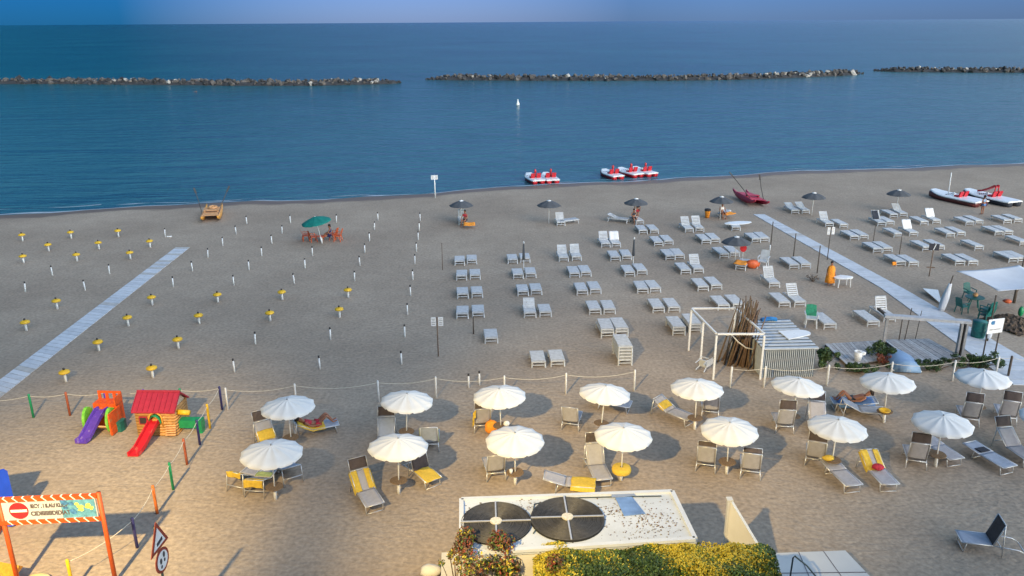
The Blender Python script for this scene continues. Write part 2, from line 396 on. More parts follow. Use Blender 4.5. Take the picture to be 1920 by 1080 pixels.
def build_setting():
    rows = [(-400, 0, 0), (-60, 0, 0), (-22, 0, 0), (-9, 0, 0), (-4.0, 0.0, .15), (-2.6, -.03, .6), (-1.3, -.14, 1), (0, -.25, 1), (1.5, -.36, 1), (6, -.9, 1), (60, -6, 1)]
    vs = []; wet = []
    for x, y in FS:
        for d, z, wv in rows: vs.append((x, y + d, z)); wet.append(wv)
    k = len(rows); fs = [(i * k + j, (i + 1) * k + j, (i + 1) * k + j + 1, i * k + j + 1) for i in range(len(FS) - 1) for j in range(k - 1)]
    mb = MB().add(vs, fs); o = mb.build("sand", sand_material(), smooth=True); tag(o, kind="structure")
    a = o.data.attributes.new("wet", 'FLOAT', 'POINT'); a.data.foreach_set("value", wet)
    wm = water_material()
    w_ = MB(); vs = []
    wr = [-1.6, 3, 20, 120, 500, 2500, 12000, 60000]
    xs = [(x * (1 if abs(x) < 900 else 70), y) for x, y in FS]
    for x, y in xs:
        for d in wr: vs.append((x, y + d, -.25))
    k = len(wr)
    w_.add(vs, [(i * k + j, (i + 1) * k + j, (i + 1) * k + j + 1, i * k + j + 1) for i in range(len(xs) - 1) for j in range(k - 1)])
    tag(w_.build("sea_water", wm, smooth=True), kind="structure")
    # a line of foam where the small waves run out, and one breaking a little further out
    fm = mat("foam", (.36, .40, .45), .8, .15, 2, .3, 10)
    f = MB(); r = random.Random(5)
    def foam(x0, x1, off, wmax, gap):
        seg = []
        for x, y in FS:
            if not (x0 < x < x1): continue
            wd = wmax * (.35 + .65 * abs(math.sin(x * .33 + off)) * abs(math.sin(x * .11 + 2 * off))) * r.uniform(.7, 1.2)
            if r.random() < gap: wd = .02
            yy = y + off + .25 * math.sin(x * .4 + off * 3)
            seg.append(((x, yy - wd / 2, -.238), (x, yy + wd / 2, -.238)))
        for a, b in zip(seg, seg[1:]): f.add([a[0], b[0], b[1], a[1]], [(0, 1, 2, 3)])
    foam(-60, 80, .15, .55, .12); foam(-38, -12, 1.2, .35, .45); foam(-50, -38, 2.4, .4, .35); foam(2, 18, 1.1, .35, .45); foam(30, 58, 1.6, .35, .5)
    tag(f.build("foam", fm), kind="stuff")


build_setting()


def walkway(name, quads, label):
    mb = MB(); cap = []
    for (a0, a1, b0, b1, nseg) in quads:          # a = near edge, b = far edge, left and right
        for i in range(nseg):
            t0, t1 = i / nseg, (i + 1) / nseg - .0
            dz = random.uniform(-.004, .004)
            gap = .035 / max(.01, (b0 - a0).length / nseg)
            t1 -= gap / nseg * 1.0
            p = [a0.lerp(b0, t0), a1.lerp(b1, t0), a1.lerp(b1, t1), a0.lerp(b0, t1)]
            top = [(q.x, q.y, .035 + dz) for q in p]; bot = [(q.x, q.y, -.02) for q in p]
            mb.cur = 1 if random.random() < .3 else (2 if random.random() < .12 else 0)
            mb.add(top + bot, [(0, 1, 2, 3), (0, 4, 5, 1), (1, 5, 6, 2), (2, 6, 7, 3), (3, 7, 4, 0)])
    o = mb.build(name, [mat("walk_slab", (.56, .58, .62), .8, .08, 3, .15, 40), mat("walk_slab_worn", (.50, .52, .56), .8, .1, 3, .15, 40), mat("walk_slab_sandy", (.46, .44, .42), .8, .15, 3, .15, 40)])
    tag(o, kind="structure"); return o


walkway("walkway", [(at(-52, 752), at(-20, 762), at(330, 464), at(356, 464), 60)], "")
walkway("boardwalk", [(at(1900, 722), at(2010, 724), at(1651, 540), at(1691, 540), 26), (at(1651, 540), at(1691, 540), at(1412, 402), at(1433, 402), 52), (at(1838, 672), at(1846, 672), at(1770, 626), at(1800, 626), 6)], "")


# ------------------------------------------------------------------ breakwaters
def breakwater(pts, hgt, label, seed):
    r = random.Random(seed); mb = MB()
    L = sum((b - a).length for a, b in zip(pts, pts[1:]))
    for a, b in zip(pts, pts[1:]):
        n = max(2, int((b - a).length / .27))
        for i in range(n):
            t = (i + r.random()) / n; c = a.lerp(b, t)
            off = r.gauss(0, 1.6); off = max(-4, min(4, off))
            da = min((c - pts[0]).length, (c - pts[-1]).length)
            hh = hgt * min(1, .25 + da / 9) * (1 - min(1, abs(off) / 4.6) ** 1.5) * r.uniform(.75, 1.2)
            c = c + V3((r.uniform(-.5, .5), off, 0))
            s_ = .34 + .75 * r.random() ** 2.2 * (1.25 if r.random() < .15 else 1)
            z = hh - s_ * .4 - .25
            t_ = z + s_ * .5
            mb.cur = 0 if t_ < .45 or r.random() < .30 else (2 if r.random() < .10 + (.22 if seed == 11 else .06) * math.sin(c.x * .09 + seed) else 1)
            R3 = Matrix.Rotation(r.uniform(0, 6), 3, V3((r.random() - .5, r.random() - .5, r.random())).normalized())
            sc = V3((r.uniform(.8, 1.3), r.uniform(.7, 1.1), r.uniform(.55, .95)))
            vs = []
            for p in ((-1, -1, -1), (1, -1, -1), (1, 1, -1), (-1, 1, -1), (-1, -1, 1), (1, -1, 1), (1, 1, 1), (-1, 1, 1), (0, 0, 1.25), (0, -1.2, 0), (1.25, 0, 0)):
                q = V3((p[0] * r.uniform(.6, 1), p[1] * r.uniform(.6, 1), p[2] * r.uniform(.6, 1)))
                vs.append(R3 @ V3((q.x * sc.x, q.y * sc.y, q.z * sc.z)) * s_ * .75 + V3((c.x, c.y, z)))
            mb.add(vs, [(0, 3, 2, 1), (4, 5, 8), (5, 6, 8), (6, 7, 8), (7, 4, 8), (0, 1, 9), (1, 5, 9), (5, 4, 9), (4, 0, 9), (1, 2, 10), (2, 6, 10), (6, 5, 10), (5, 1, 10), (2, 3, 7, 6), (3, 0, 4, 7)])
    # dark wet core that the stones lie on
    mb.cur = 0
    sec = []
    for i, c in enumerate(pts):
        k = .1 if i in (0, len(pts) - 1) else 1.0
        sec.append([(c.x, c.y - 3.6 * k - .3, -.6), (c.x, c.y - 1.2 * k, hgt * .62 * k - .3), (c.x, c.y + 1.2 * k, hgt * .62 * k - .3), (c.x, c.y + 3.6 * k + .3, -.6)])
    mb.loft(sec)
    return tag(mb.build("breakwater", ["rock_dark", "rock_mid", "rock_pale"]), label, "breakwater", "rock breakwaters off the beach")


def bw(pl): return [at(x, y, -.25) + V3((0, 3.2, 0)) for x, y in pl]


breakwater(bw([(-150, 157), (-60, 157), (0, 157.5), (150, 158), (300, 159.5), (450, 161), (560, 161), (680, 159), (735, 157.5), (746, 157)]), 1.35, "long rock breakwater with the palest boulders, running off behind the orange boat", 11)
breakwater(bw([(800, 150), (830, 150.5), (1000, 151.5), (1190, 151.5), (1300, 151), (1400, 149), (1520, 145), (1600, 141), (1622, 139)]), 1.35, "dark rock breakwater straight out behind the white buoy, with open gaps at both ends", 12)
breakwater(bw([(1646, 134), (1680, 135), (1800, 136), (1930, 136.5), (2060, 137)]), 1.35, "shortest visible rock breakwater, furthest from shore, cut by the photo's edge", 13)


# ------------------------------------------------------------------ floodlight that warms the near sand (stands beside the hotel)
def floodlight():
    t = thing("floodlight_mast", "tall steel mast with a warm floodlight aimed down at the beach", "floodlight", (LAMP.x, LAMP.y - .6, 0))
    MB().path([(0, 0, 0), (0, 0, 10), (0, 0, 20.3)], .16, 10, .08).build("pole", "steel", t, True)
    for i, (aim, pw, ang) in enumerate(BEAMS):
        x = -.55 + 1.1 * i
        hd = MB().box((x, .35, 20.0), (.9, .3, .6)).build("lamp_head", "steel", t)
        MB().box((x, .51, 20.0), (.8, .02, .5)).build("lens", "lens", hd)
        ld = bpy.data.lights.new("floodlight", 'SPOT'); lo = bpy.data.objects.new("floodlight_lamp", ld); COL.objects.link(lo)
        ld.energy = pw; ld.color = (1.0, .73, .31); ld.spot_size = RAD(ang); ld.spot_blend = 1.0; ld.shadow_soft_size = .32
        lo.location = LAMP + Vector((x, .1, 0)); lo.rotation_euler = (lo.location - Vector(aim)).to_track_quat('Z', 'Y').to_euler()


floodlight()


# ------------------------------------------------------------------ the hotel the photograph is taken from: it shades the near sand from half the sky
def hotel():
    x0, x1, y0, y1, z1 = -34.0, 30.0, -16.0, -1.6, 23.0
    t = thing("hotel", "pale balconied hotel standing behind the beach", "hotel", (0, y1, 0))
    wl = MB().box(((x0 + x1) / 2, (y0 - y1) / 2, z1 / 2), (x1 - x0, y1 - y0, z1)).build("wall", "plaster", t)
    MB().box(((x0 + x1) / 2, (y0 - y1) / 2 + .2, z1 + .15), (x1 - x0 + .8, y1 - y0 + .8, .3)).build("roof", "tile", t)
    for fl in range(6):
        z = 3.4 + fl * 3.1
        MB().box(((x0 + x1) / 2, .55, z), (x1 - x0 - 1, 1.1, .18)).build("balcony", "tile", t)
        for i in range(14):
            x = x0 + 3 + i * (x1 - x0 - 6) / 13
            MB().box((x, .03, z + 1.25), (1.5, .06, 2.2)).build("window", "dark_cap", t)


hotel()


# ------------------------------------------------------------------ posts in the sand
def make_tube():
    t = thing("parasol_tube", "", "parasol tube")
    MB().path([(0, 0, -.1), (0, 0, .6)], .042, 8).build("post", "white_pipe", t, True)
    MB().lathe([(.044, .6), (.046, .6), (.046, .70), (.03, .715)], 8).build("cap", "dark_cap", t, True)
    return t


def make_table_post():
    t = thing("table_post", "", "beach table")
    MB().lathe([(.065, -.1), (.06, .55)], 8).build("post", "white_pipe", t, True)
    mb = MB().lathe([(.02, .50), (.20, .45), (.245, .46), (.255, .50), (.235, .555), (.13, .60), (.05, .62)], 14)
    mb.build("table_top", "yellow", t, True)
    MB().lathe([(.05, .61), (.05, .70), (.03, .72)], 8).build("cap", "dark_cap", t, True)
    return t


tube0, tab0 = make_tube(), make_table_post()
used = {id(tube0): False, id(tab0): False}


def place(proto, key, p, label, group, rz=0.0, z=0.0):
    loc = (p.x, p.y, z)
    if not used.get(key):
        used[key] = True; o = proto; o.location = loc; o.rotation_euler = (0, 0, rz); o["label"] = label; o["group"] = group
    else: o = dup(proto, loc, rz, label, group)
    return o


LINES = [
    ("line beside the sunbeds", [(788, 414), (786, 432), (784, 450), (781, 471), (778, 495), (774, 525), (770, 555), (764, 590), (759, 632), (753, 683)]),
    ("second line from the sunbeds", [(709, 413), (702, 431), (693, 452), (684, 474), (675, 498), (665, 527), 'y', (653, 558), 'y', (637, 595), (620, 637), (600, 692)]),
    ("line behind the green parasol", [(631, 417), (586, 479), (572, 503), (552, 532), 'y', (529.5, 562), 'y', (507, 602), (479, 646), (440, 698)]),
    ("line between orange boat and green parasol", [(545, 418), (529, 438), (510, 457), (491, 480), (467, 506), (438.6, 535), 'y', (409, 567), 'y', (374, 607), 'y', (335, 653), 'y', (287, 708)]),
    ("line just right of the orange boat", [(463, 420), (443, 439), (418, 461), (390, 483), (361, 508), (325, 538), 'y', (286, 572), 'y', (241, 611), 'y', (186, 658), 'y', (124, 716)]),
    ("line left of the paved walkway's head", [(310, 444), 'y', (282, 464), 'y', (245, 486), (205.5, 514), (160, 544.5), 'y', (108, 579), 'y', (50, 620)]),
    ("next line left of the walkway", ['y', (222.5, 444), 'y', (186, 467), 'y', (145, 490), (98.6, 517), (48, 548)]),
    ("line last but one on the far side", ['y', (134, 447), 'y', (92, 471), 'y', (45, 493)]),
    ("last line, at the photo's edge", ['y', (43, 452)]),
]
for lname, items in LINES:
    nw = ny = 0; isy = False
    for it in items:
        if it == 'y': isy = True; continue
        if isy:
            place(tab0, id(tab0), at(*it), "yellow post table, %s from the sea, %s" % (ORD[ny], lname), "yellow tables on posts", random.uniform(0, 6)); ny += 1
        else:
            o = place(tube0, id(tube0), at(*it), "bare white tube, %s from the sea, %s" % (ORD[nw], lname), "empty white parasol tubes"); nw += 1
            o.rotation_euler = (random.gauss(0, .03), random.gauss(0, .03), random.uniform(0, 6))
        isy = False
for p, s_ in (((879, 727), "farther from the orange bag parasol"), ((899, 722), "close behind the rope at the orange bag parasol")):
    place(tube0, id(tube0), at(*p), "short white tube behind the rope fence, " + s_, "empty white parasol tubes")
MB().path([(0, 0, .05), (.25, .05, .05), (.34, .12, .05)], .05, 6).build("fallen_tube", "white_pipe").location = at(313, 445)
tag(bpy.data.objects["fallen_tube"], "short white tube fallen beside the first tube left of the walkway", "tube")


# ------------------------------------------------------------------ white sunbeds of the far field
BL, BW_, BZ = 1.75, .70, .34


def sunbed(name_mat, raised=None, length=BL):
    t = thing("sunbed", "", "sunbed")
    hinge = length * .58 if raised else length
    fr = MB()
    for s_ in (-1, 1): fr.bar((s_ * (BW_ / 2 - .03), 0, BZ - .03), (s_ * (BW_ / 2 - .03), length, BZ - .03), .055, .07)
    fr.bar((-BW_ / 2 + .06, .03, BZ - .03), (BW_ / 2 - .06, .03, BZ - .03), .055, .07)
    fr.bar((-BW_ / 2 + .06, length - .03, BZ - .03), (BW_ / 2 - .06, length - .03, BZ - .03), .055, .07)
    fr.bar((-BW_ / 2 + .05, .05, .13), (BW_ / 2 - .05, .05, .13), .04, .04)
    fr.build("frame", name_mat, t)
    bd = MB(); n = int(hinge / .125)
    for i in range(n): bd.box((0, .08 + (i + .5) * (hinge - .1) / n, BZ + .012), (BW_ - .04, (hinge - .1) / n * .76, .022))
    bd.build("bed", name_mat, t)
    for y in (.05, length - .12):
        for s_ in (-1, 1): MB().bar((s_ * (BW_ / 2 - .04), y, BZ - .06), (s_ * (BW_ / 2 - .02), y + (-.03 if y < .5 else .05), -.02), .06, .05).build("leg", name_mat, t)
    if raised:
        a = RAD(raised); L = length - hinge + .05; bk = MB()
        def q(x, u, o=0): return (x, hinge + u * math.cos(a) - o * math.sin(a), BZ + .01 + u * math.sin(a) + o * math.cos(a))
        for s_ in (-1, 1): bk.bar(q(s_ * (BW_ / 2 - .05), 0), q(s_ * (BW_ / 2 - .05), L), .05, .04)
        for i in range(6): bk.bar(q(-BW_ / 2 + .07, (i + .5) * L / 6), q(BW_ / 2 - .07, (i + .5) * L / 6), .085 if i < 5 else .12, .022, V3((0, -math.sin(a), math.cos(a))))
        bk.bar(q(-BW_ / 2 + .03, L), q(BW_ / 2 - .03, L), .05, .05)
        bk.build("backrest", name_mat, t)
    return t


PROTO = {}


def bed(px, py, label, kind=None, length=BL, rz=AX, z=0.0, m="sunbed", group="white sunbeds in rows on the beach"):
    k = (kind, length, m)
    if k not in PROTO: PROTO[k] = sunbed(m, kind, length); used[k] = False
    p = at(px, py)
    return place(PROTO[k], k, p, label, group, rz + random.gauss(0, .015), z)


def pair_col(colname, rows, length=BL):
    for i, row in enumerate(rows):
        for j, b in enumerate(row):
            kind = b[2] if len(b) > 2 else None
            side = "" if len(row) == 1 else ("left of the %s pair" % ORD[i] if j == 0 else "right of the %s pair" % ORD[i])
            st = "raised-back white sunbed" if kind else "flat white sunbed"
            if len(row) == 1: lab = "single %s, place %s from the sea, %s" % (st, ["one", "two", "three", "four", "five", "six"][i], colname)
            else: lab = "%s, %s from the sea, %s" % (st, side, colname)
            bed(b[0], b[1], lab, kind, length)


pair_col("column nearest the white tubes", [[(862, 498), (885, 496)], [(865.5, 526), (891, 524.5)], [(868, 560.5), (895, 559)], [(867, 598), (897, 596)]], 1.25)
pair_col("column two from the tubes", [[(961.5, 495), (985, 493)], [(972, 523.6), (995.6, 521.5)], [(981, 555.6), (1006, 553.5)], [(994, 596.4, 52), (1023, 595)]], 1.3)
pair_col("column three from the tubes", [[(1057, 491, 50), (1081.5, 489.5, 52)], [(1077.6, 521), (1099, 519)], [(1092, 554), (1117, 551.7)], [(1116, 590.5), (1143, 589.6)]], 1.5)
pair_col("column four from the tubes", [[(1136, 464.6, 56), (1155.5, 464.3, 56)], [(1154, 490), (1175.7, 488)], [(1181, 519), (1204, 516)], [(1205, 551), (1229, 549.6)], [(1235, 587), (1264, 586)]], 1.55)
pair_col("column five from the tubes", [[(1206, 439.4), (1227, 438.5)], [(1235, 462), (1254, 459.5)], [(1257, 488), (1274.5, 486.5)], [(1286, 515), (1310, 512.6, 50)], [(1318.5, 546.7), (1343.7, 543.7)], [(1357, 582), (1385, 580)]], 1.65)
pair_col("column six from the tubes", [[(1292.6, 436.3, 50), (1312, 434.8, 50)], [(1324, 458), (1341.5, 456)], [(1358, 484.4), (1378, 482)], [(1452, 540, 55)], [(1471, 577), (1500, 575.6, 52)]])
pair_col("column against the boardwalk", [[(1418, 455.6), (1434, 454)], [(1489, 505), (1511, 503.7)]])
pair_col("first column past the boardwalk", [[(1555, 426, 50), (1582, 428)], [(1602, 450.7), (1620, 449)], [(1645.6, 474.4), (1664.4, 473)], [(1689, 499), (1713, 500)]])
pair_col("second column past the boardwalk", [[(1653, 424.4, 55), (1669, 422.7)], [(1684, 445.6), (1713, 443.3, 56)], [(1738, 471), (1762, 469)], [(1800, 498), (1824.4, 498)]])
pair_col("third column past the boardwalk", [[(1733, 422.7), (1756, 420, 56)], [(1782, 445.6), (1802, 443.3)], [(1835.6, 469.6)], [(1900, 493), (1917, 492)]])
pair_col("fourth column past the boardwalk", [[(1818, 423.3), (1835.6, 421)], [(1873, 442), (1891, 441)], [(1920, 461)]])
pair_col("outermost column at the edge", [[(1889, 420), (1909, 418)]])
bed(1491, 401, "white sunbed under the grey parasol beyond the boardwalk, the left of the two", 20); bed(1511, 401, "white sunbed under the grey parasol beyond the boardwalk, the right of the two", 25)
bed(1676, 409, "white sunbed lying flat under the grey parasol nearest the beached pedal boats"); bed(1694, 407, "reclined white sunbed under the grey parasol nearest the beached pedal boats", 35)
bed(921.5, 644.4, "lone beige-white sunbed standing apart near the dark stump", None, 1.25)
bed(1010, 690, "cream sunbed behind the rope fence, left of the nearest pair", None, 1.35); bed(1046, 688, "cream sunbed behind the rope fence, right of the nearest pair", None, 1.35)
bed(1556, 618, "long white sunbed beside the green striped chair"); bed(1637, 613, "white sunbed at the near side of the boardwalk behind the grey pergola"); bed(1668, 604, "upright-backed white sunbed behind the grey pergola's corner", 68)
bed(868, 422, "white sunbed under the grey parasol closest to the tubes", 55); bed(1048, 421, "white sunbed side-on under the grey parasol second from the tubes", None, 1.75, AX - RAD(70)); bed(1052, 424, "white sunbed with raised back under the grey parasol second from the tubes", 60, 1.4)
bed(1178, 418, "white sunbed side-on under the third grey parasol from the tubes", 20, 1.75, AX + RAD(60)); bed(1200, 421, "low white sunbed in front of the third grey parasol from the tubes", None, 1.6, AX + RAD(10))
bed(1352, 408, "white sunbed with orange towel under the parasol by the red boat", None, 1.75, AX - RAD(35))
bed(1380, 433, "white sunbed under the pale surfboard near the red boat", None, 1.7, AX - RAD(10))
bed(1388, 507, "white sunbed with orange towel by the red disc sign", None, 1.75, AX - RAD(30))
# stacks of folded beds
for (px, py, n, dz, s_) in ((1139, 634, 2, .17, "left stack of the column-three pair"), (1166, 632, 2, .17, "right stack of the column-three pair"), (1273, 629.6, 2, .17, "left stack beside the white gazebo"), (1303, 624, 2, .17, "right stack beside the white gazebo"), (1172, 686, 5, .17, "tall stack behind the rope fence")):
    for k in range(n):
        lev = ["bottom", "second", "third", "fourth", "top"][k] if n > 2 else ["lower", "upper"][k]
        bed(px, py, "%s white sunbed of the %s" % (lev, s_), None, 1.6, AX, k * dz, group="stacked white sunbeds")


# ------------------------------------------------------------------ umbrellas
def umbrella(name, label, cat, loc, R, za, drop, cm, ribs=12, post=True, table=True, pole_m="white_pipe", tilt=None, group=None, rot=0.0, vent=None, scal=.95, hem=.09):
    t = thing(name, label, cat, loc, rot, group)
    zr = za - drop
    if post:
        MB().path([(0, 0, -.1), (0, 0, .52)], .058, 10).build("base_post", "white_pipe", t, True)
    MB().path([(0, 0, 0), (0, 0, za - .05)], .024, 8).build("pole", pole_m, t, True)
    mb = MB(); per = 6; N = ribs * per; K = 7; wr_ = random.Random(label); ph = [wr_.uniform(0, 6) for _ in range(4)]; wa = wr_.uniform(.006, .016)
    def edge(j):
        u = (j % per) / per; sag = math.sin(math.pi * u)
        return 1 - (1 - scal) * sag, sag
    vs = []; fs = []
    for k in range(K + 1):
        u = k / K
        for j in range(N):
            e, sag = edge(j); a = 2 * math.pi * j / N
            rr = max(R * u * (1 - (1 - e) * u * u), .012)
            z = za - drop * (.35 * u + .65 * u ** 1.9) - .03 * sag * math.sin(math.pi * min(1, u * .9)) + wa * u * (math.sin(2 * a + ph[0]) + .7 * math.sin(5 * a + 6 * u + ph[1]) + .5 * math.sin(9 * a - 8 * u + ph[2]))
            vs.append((rr * math.cos(a), rr * math.sin(a), z))
    for k in range(K):
        for j in range(N):
            a = k * N + j; b = k * N + (j + 1) % N; fs.append((a, a + N, b + N, b))
    o = len(vs)
    for j in range(N):
        e, sag = edge(j); a = 2 * math.pi * j / N; rr = R * e * 1.005
        cut = .25 if j % per == 0 else 1
        vs.append((rr * math.cos(a), rr * math.sin(a), zr - hem * cut * (.75 + .25 * sag)))
    for j in range(N): fs.append((K * N + j, o + j, o + (j + 1) % N, K * N + (j + 1) % N))
    mb.add(vs, fs)
    cn = mb.build("canopy", cm, t, True)
    rb = MB()
    for j in range(ribs):
        a = 2 * math.pi * j / ribs; c, s_ = math.cos(a), math.sin(a)
        rb.path([(.03 * c, .03 * s_, za - .07), (R * .55 * c, R * .55 * s_, za - .06 - drop * .42), (R * .985 * c, R * .985 * s_, zr - .012)], .008, 4)
        rb.path([(.03 * c, .03 * s_, za - drop - .12), (R * .5 * c, R * .5 * s_, za - .05 - drop * .39)], .007, 4)
    rb.build("rib_frame", pole_m, t)
    fb = MB().lathe([(.035, za - .01), (.03, za + .03), (.012, za + .06)], 8); fb.build("finial", "steel" if cm == "canopy" else "white_pipe", t, True)
    if vent: MB().lathe([(.02, za + .012), (R * .18, za - drop * .06 + .012), (R * .18, za - drop * .10)], 16, close=False).build("vent_cap", vent, t, True)
    if table:
        MB().lathe([(.05, .50), (.30, .50), (.32, .515), (.30, .535), (.05, .54)], 18).build("table_top", "thatch", t)
    if tilt: t.rotation_euler = (tilt[0], tilt[1], rot)
    return t


BACK = [(537.8, 750), (757, 739), (938.9, 729), (1128.5, 725), (1309, 715.6), (1493, 711.8), (1671, 704), (1846.7, 695.6)]
FRONT = [(505, 835.6), (742, 825), (965.6, 809.6), (1168.5, 802), (1371, 791), (1570.5, 787.9), (1771.4, 778.4), (1971, 770)]
BLAB = ["rear-row white parasol beside the playground fence, sheltering a lying sunbather", "rear-row white parasol over the green-towelled lounger", "rear-row white parasol over the orange bag", "rear-row white parasol over the empty loungers, straight behind the kiosk", "rear-row white parasol in front of the white gazebo frame", "rear-row white parasol right before the corrugated hut", "rear-row white parasol over the yellow bowl, before the upturned boat", "rear-row white parasol in front of the evergreen bush and two-legged sign"]
FLAB = ["front-row white parasol nearest the playground fence", "front-row white parasol beside the lounger with two yellow towel strips", "front-row white parasol with a white bucket on its table", "front-row white parasol with a yellow cloth on its table", "front-row white parasol between two upright-backed loungers", "front-row white parasol beside the red bag on a lounger", "front-row white parasol over the lounger with the dark book", "front-row white parasol cut off by the photo's edge"]
rr_ = random.Random(4)
for i, p in enumerate(BACK):
    q = at(*p, 2.15)
    umbrella("white_parasol", BLAB[i], "parasol", (q.x, q.y, 0), 1.06 + rr_.uniform(-.02, .02), 2.15, .31, "canopy", group="white parasols in two rows", rot=rr_.uniform(0, 6), tilt=(rr_.gauss(0, .035), rr_.gauss(0, .035)))
for i, p in enumerate(FRONT):
    q = at(*p, 2.15)
    umbrella("white_parasol", FLAB[i], "parasol", (q.x, q.y, 0), 1.06 + rr_.uniform(-.02, .02), 2.15, .31, "canopy", group="white parasols in two rows", rot=rr_.uniform(0, 6), tilt=(rr_.gauss(0, .035), rr_.gauss(0, .035)))
GREY = [((866, 420), "grey parasol over the orange towel heap, closest to the tubes"), ((1029, 420), "grey parasol alone over two empty sunbeds, second from the tubes"), ((1191, 416), "grey parasol with a person standing under it, third from the tubes"), ((1350, 412), "grey parasol beside the red rescue boat"), ((1522, 404), "grey parasol beyond the boardwalk's far end"), ((1680, 398), "grey parasol nearest the beached pedal boats"), ((1377, 496), "grey parasol over the orange towels by the red disc sign")]
for p, lab in GREY:
    q = at(*p); umbrella("grey_parasol", lab, "parasol", (q.x, q.y, 0), 1.02, 2.0, .42, "canopy_grey", ribs=8, post=False, table=False, group="open grey parasols", rot=rr_.uniform(0, 6), vent="white_cloth", hem=.03, scal=.93)
q = at(604, 456); umbrella("green_parasol", "dark green parasol tilted over the orange chairs", "parasol", (q.x, q.y, 0), 1.15, 2.15, .42, "canopy_green", ribs=8, post=True, table=False, tilt=(RAD(4), RAD(-9)), hem=.05, scal=.94)


def folded(label, p, hgt, base):
    q = at(*p); t = thing("folded_parasol", label, "parasol", (q.x, q.y, 0), group="folded grey parasols")
    MB().path([(0, 0, 0), (0, 0, hgt)], .025, 6).build("pole", "white_pipe", t)
    MB().lathe([(.03, base), (.10, base + .05), (.085, base + .5), (.06, hgt - .15), (.03, hgt - .05)], 10).build("canopy", "canopy_grey", t, True)
    MB().lathe([(.05, hgt - .06), (.05, hgt + .04), (.01, hgt + .1)], 8).build("finial", "white_pipe", t, True)


folded("folded dark parasol standing among the column-two sunbeds", (982, 507), 1.95, .75)
folded("folded dark parasol standing beside the column-four sunbeds", (1187, 500), 2.0, .75)


# ------------------------------------------------------------------ grey loungers around the white parasols
LW, LL, LZ = .66, 1.92, .36
FRONT_GROUP = "grey sling loungers under the white parasols"


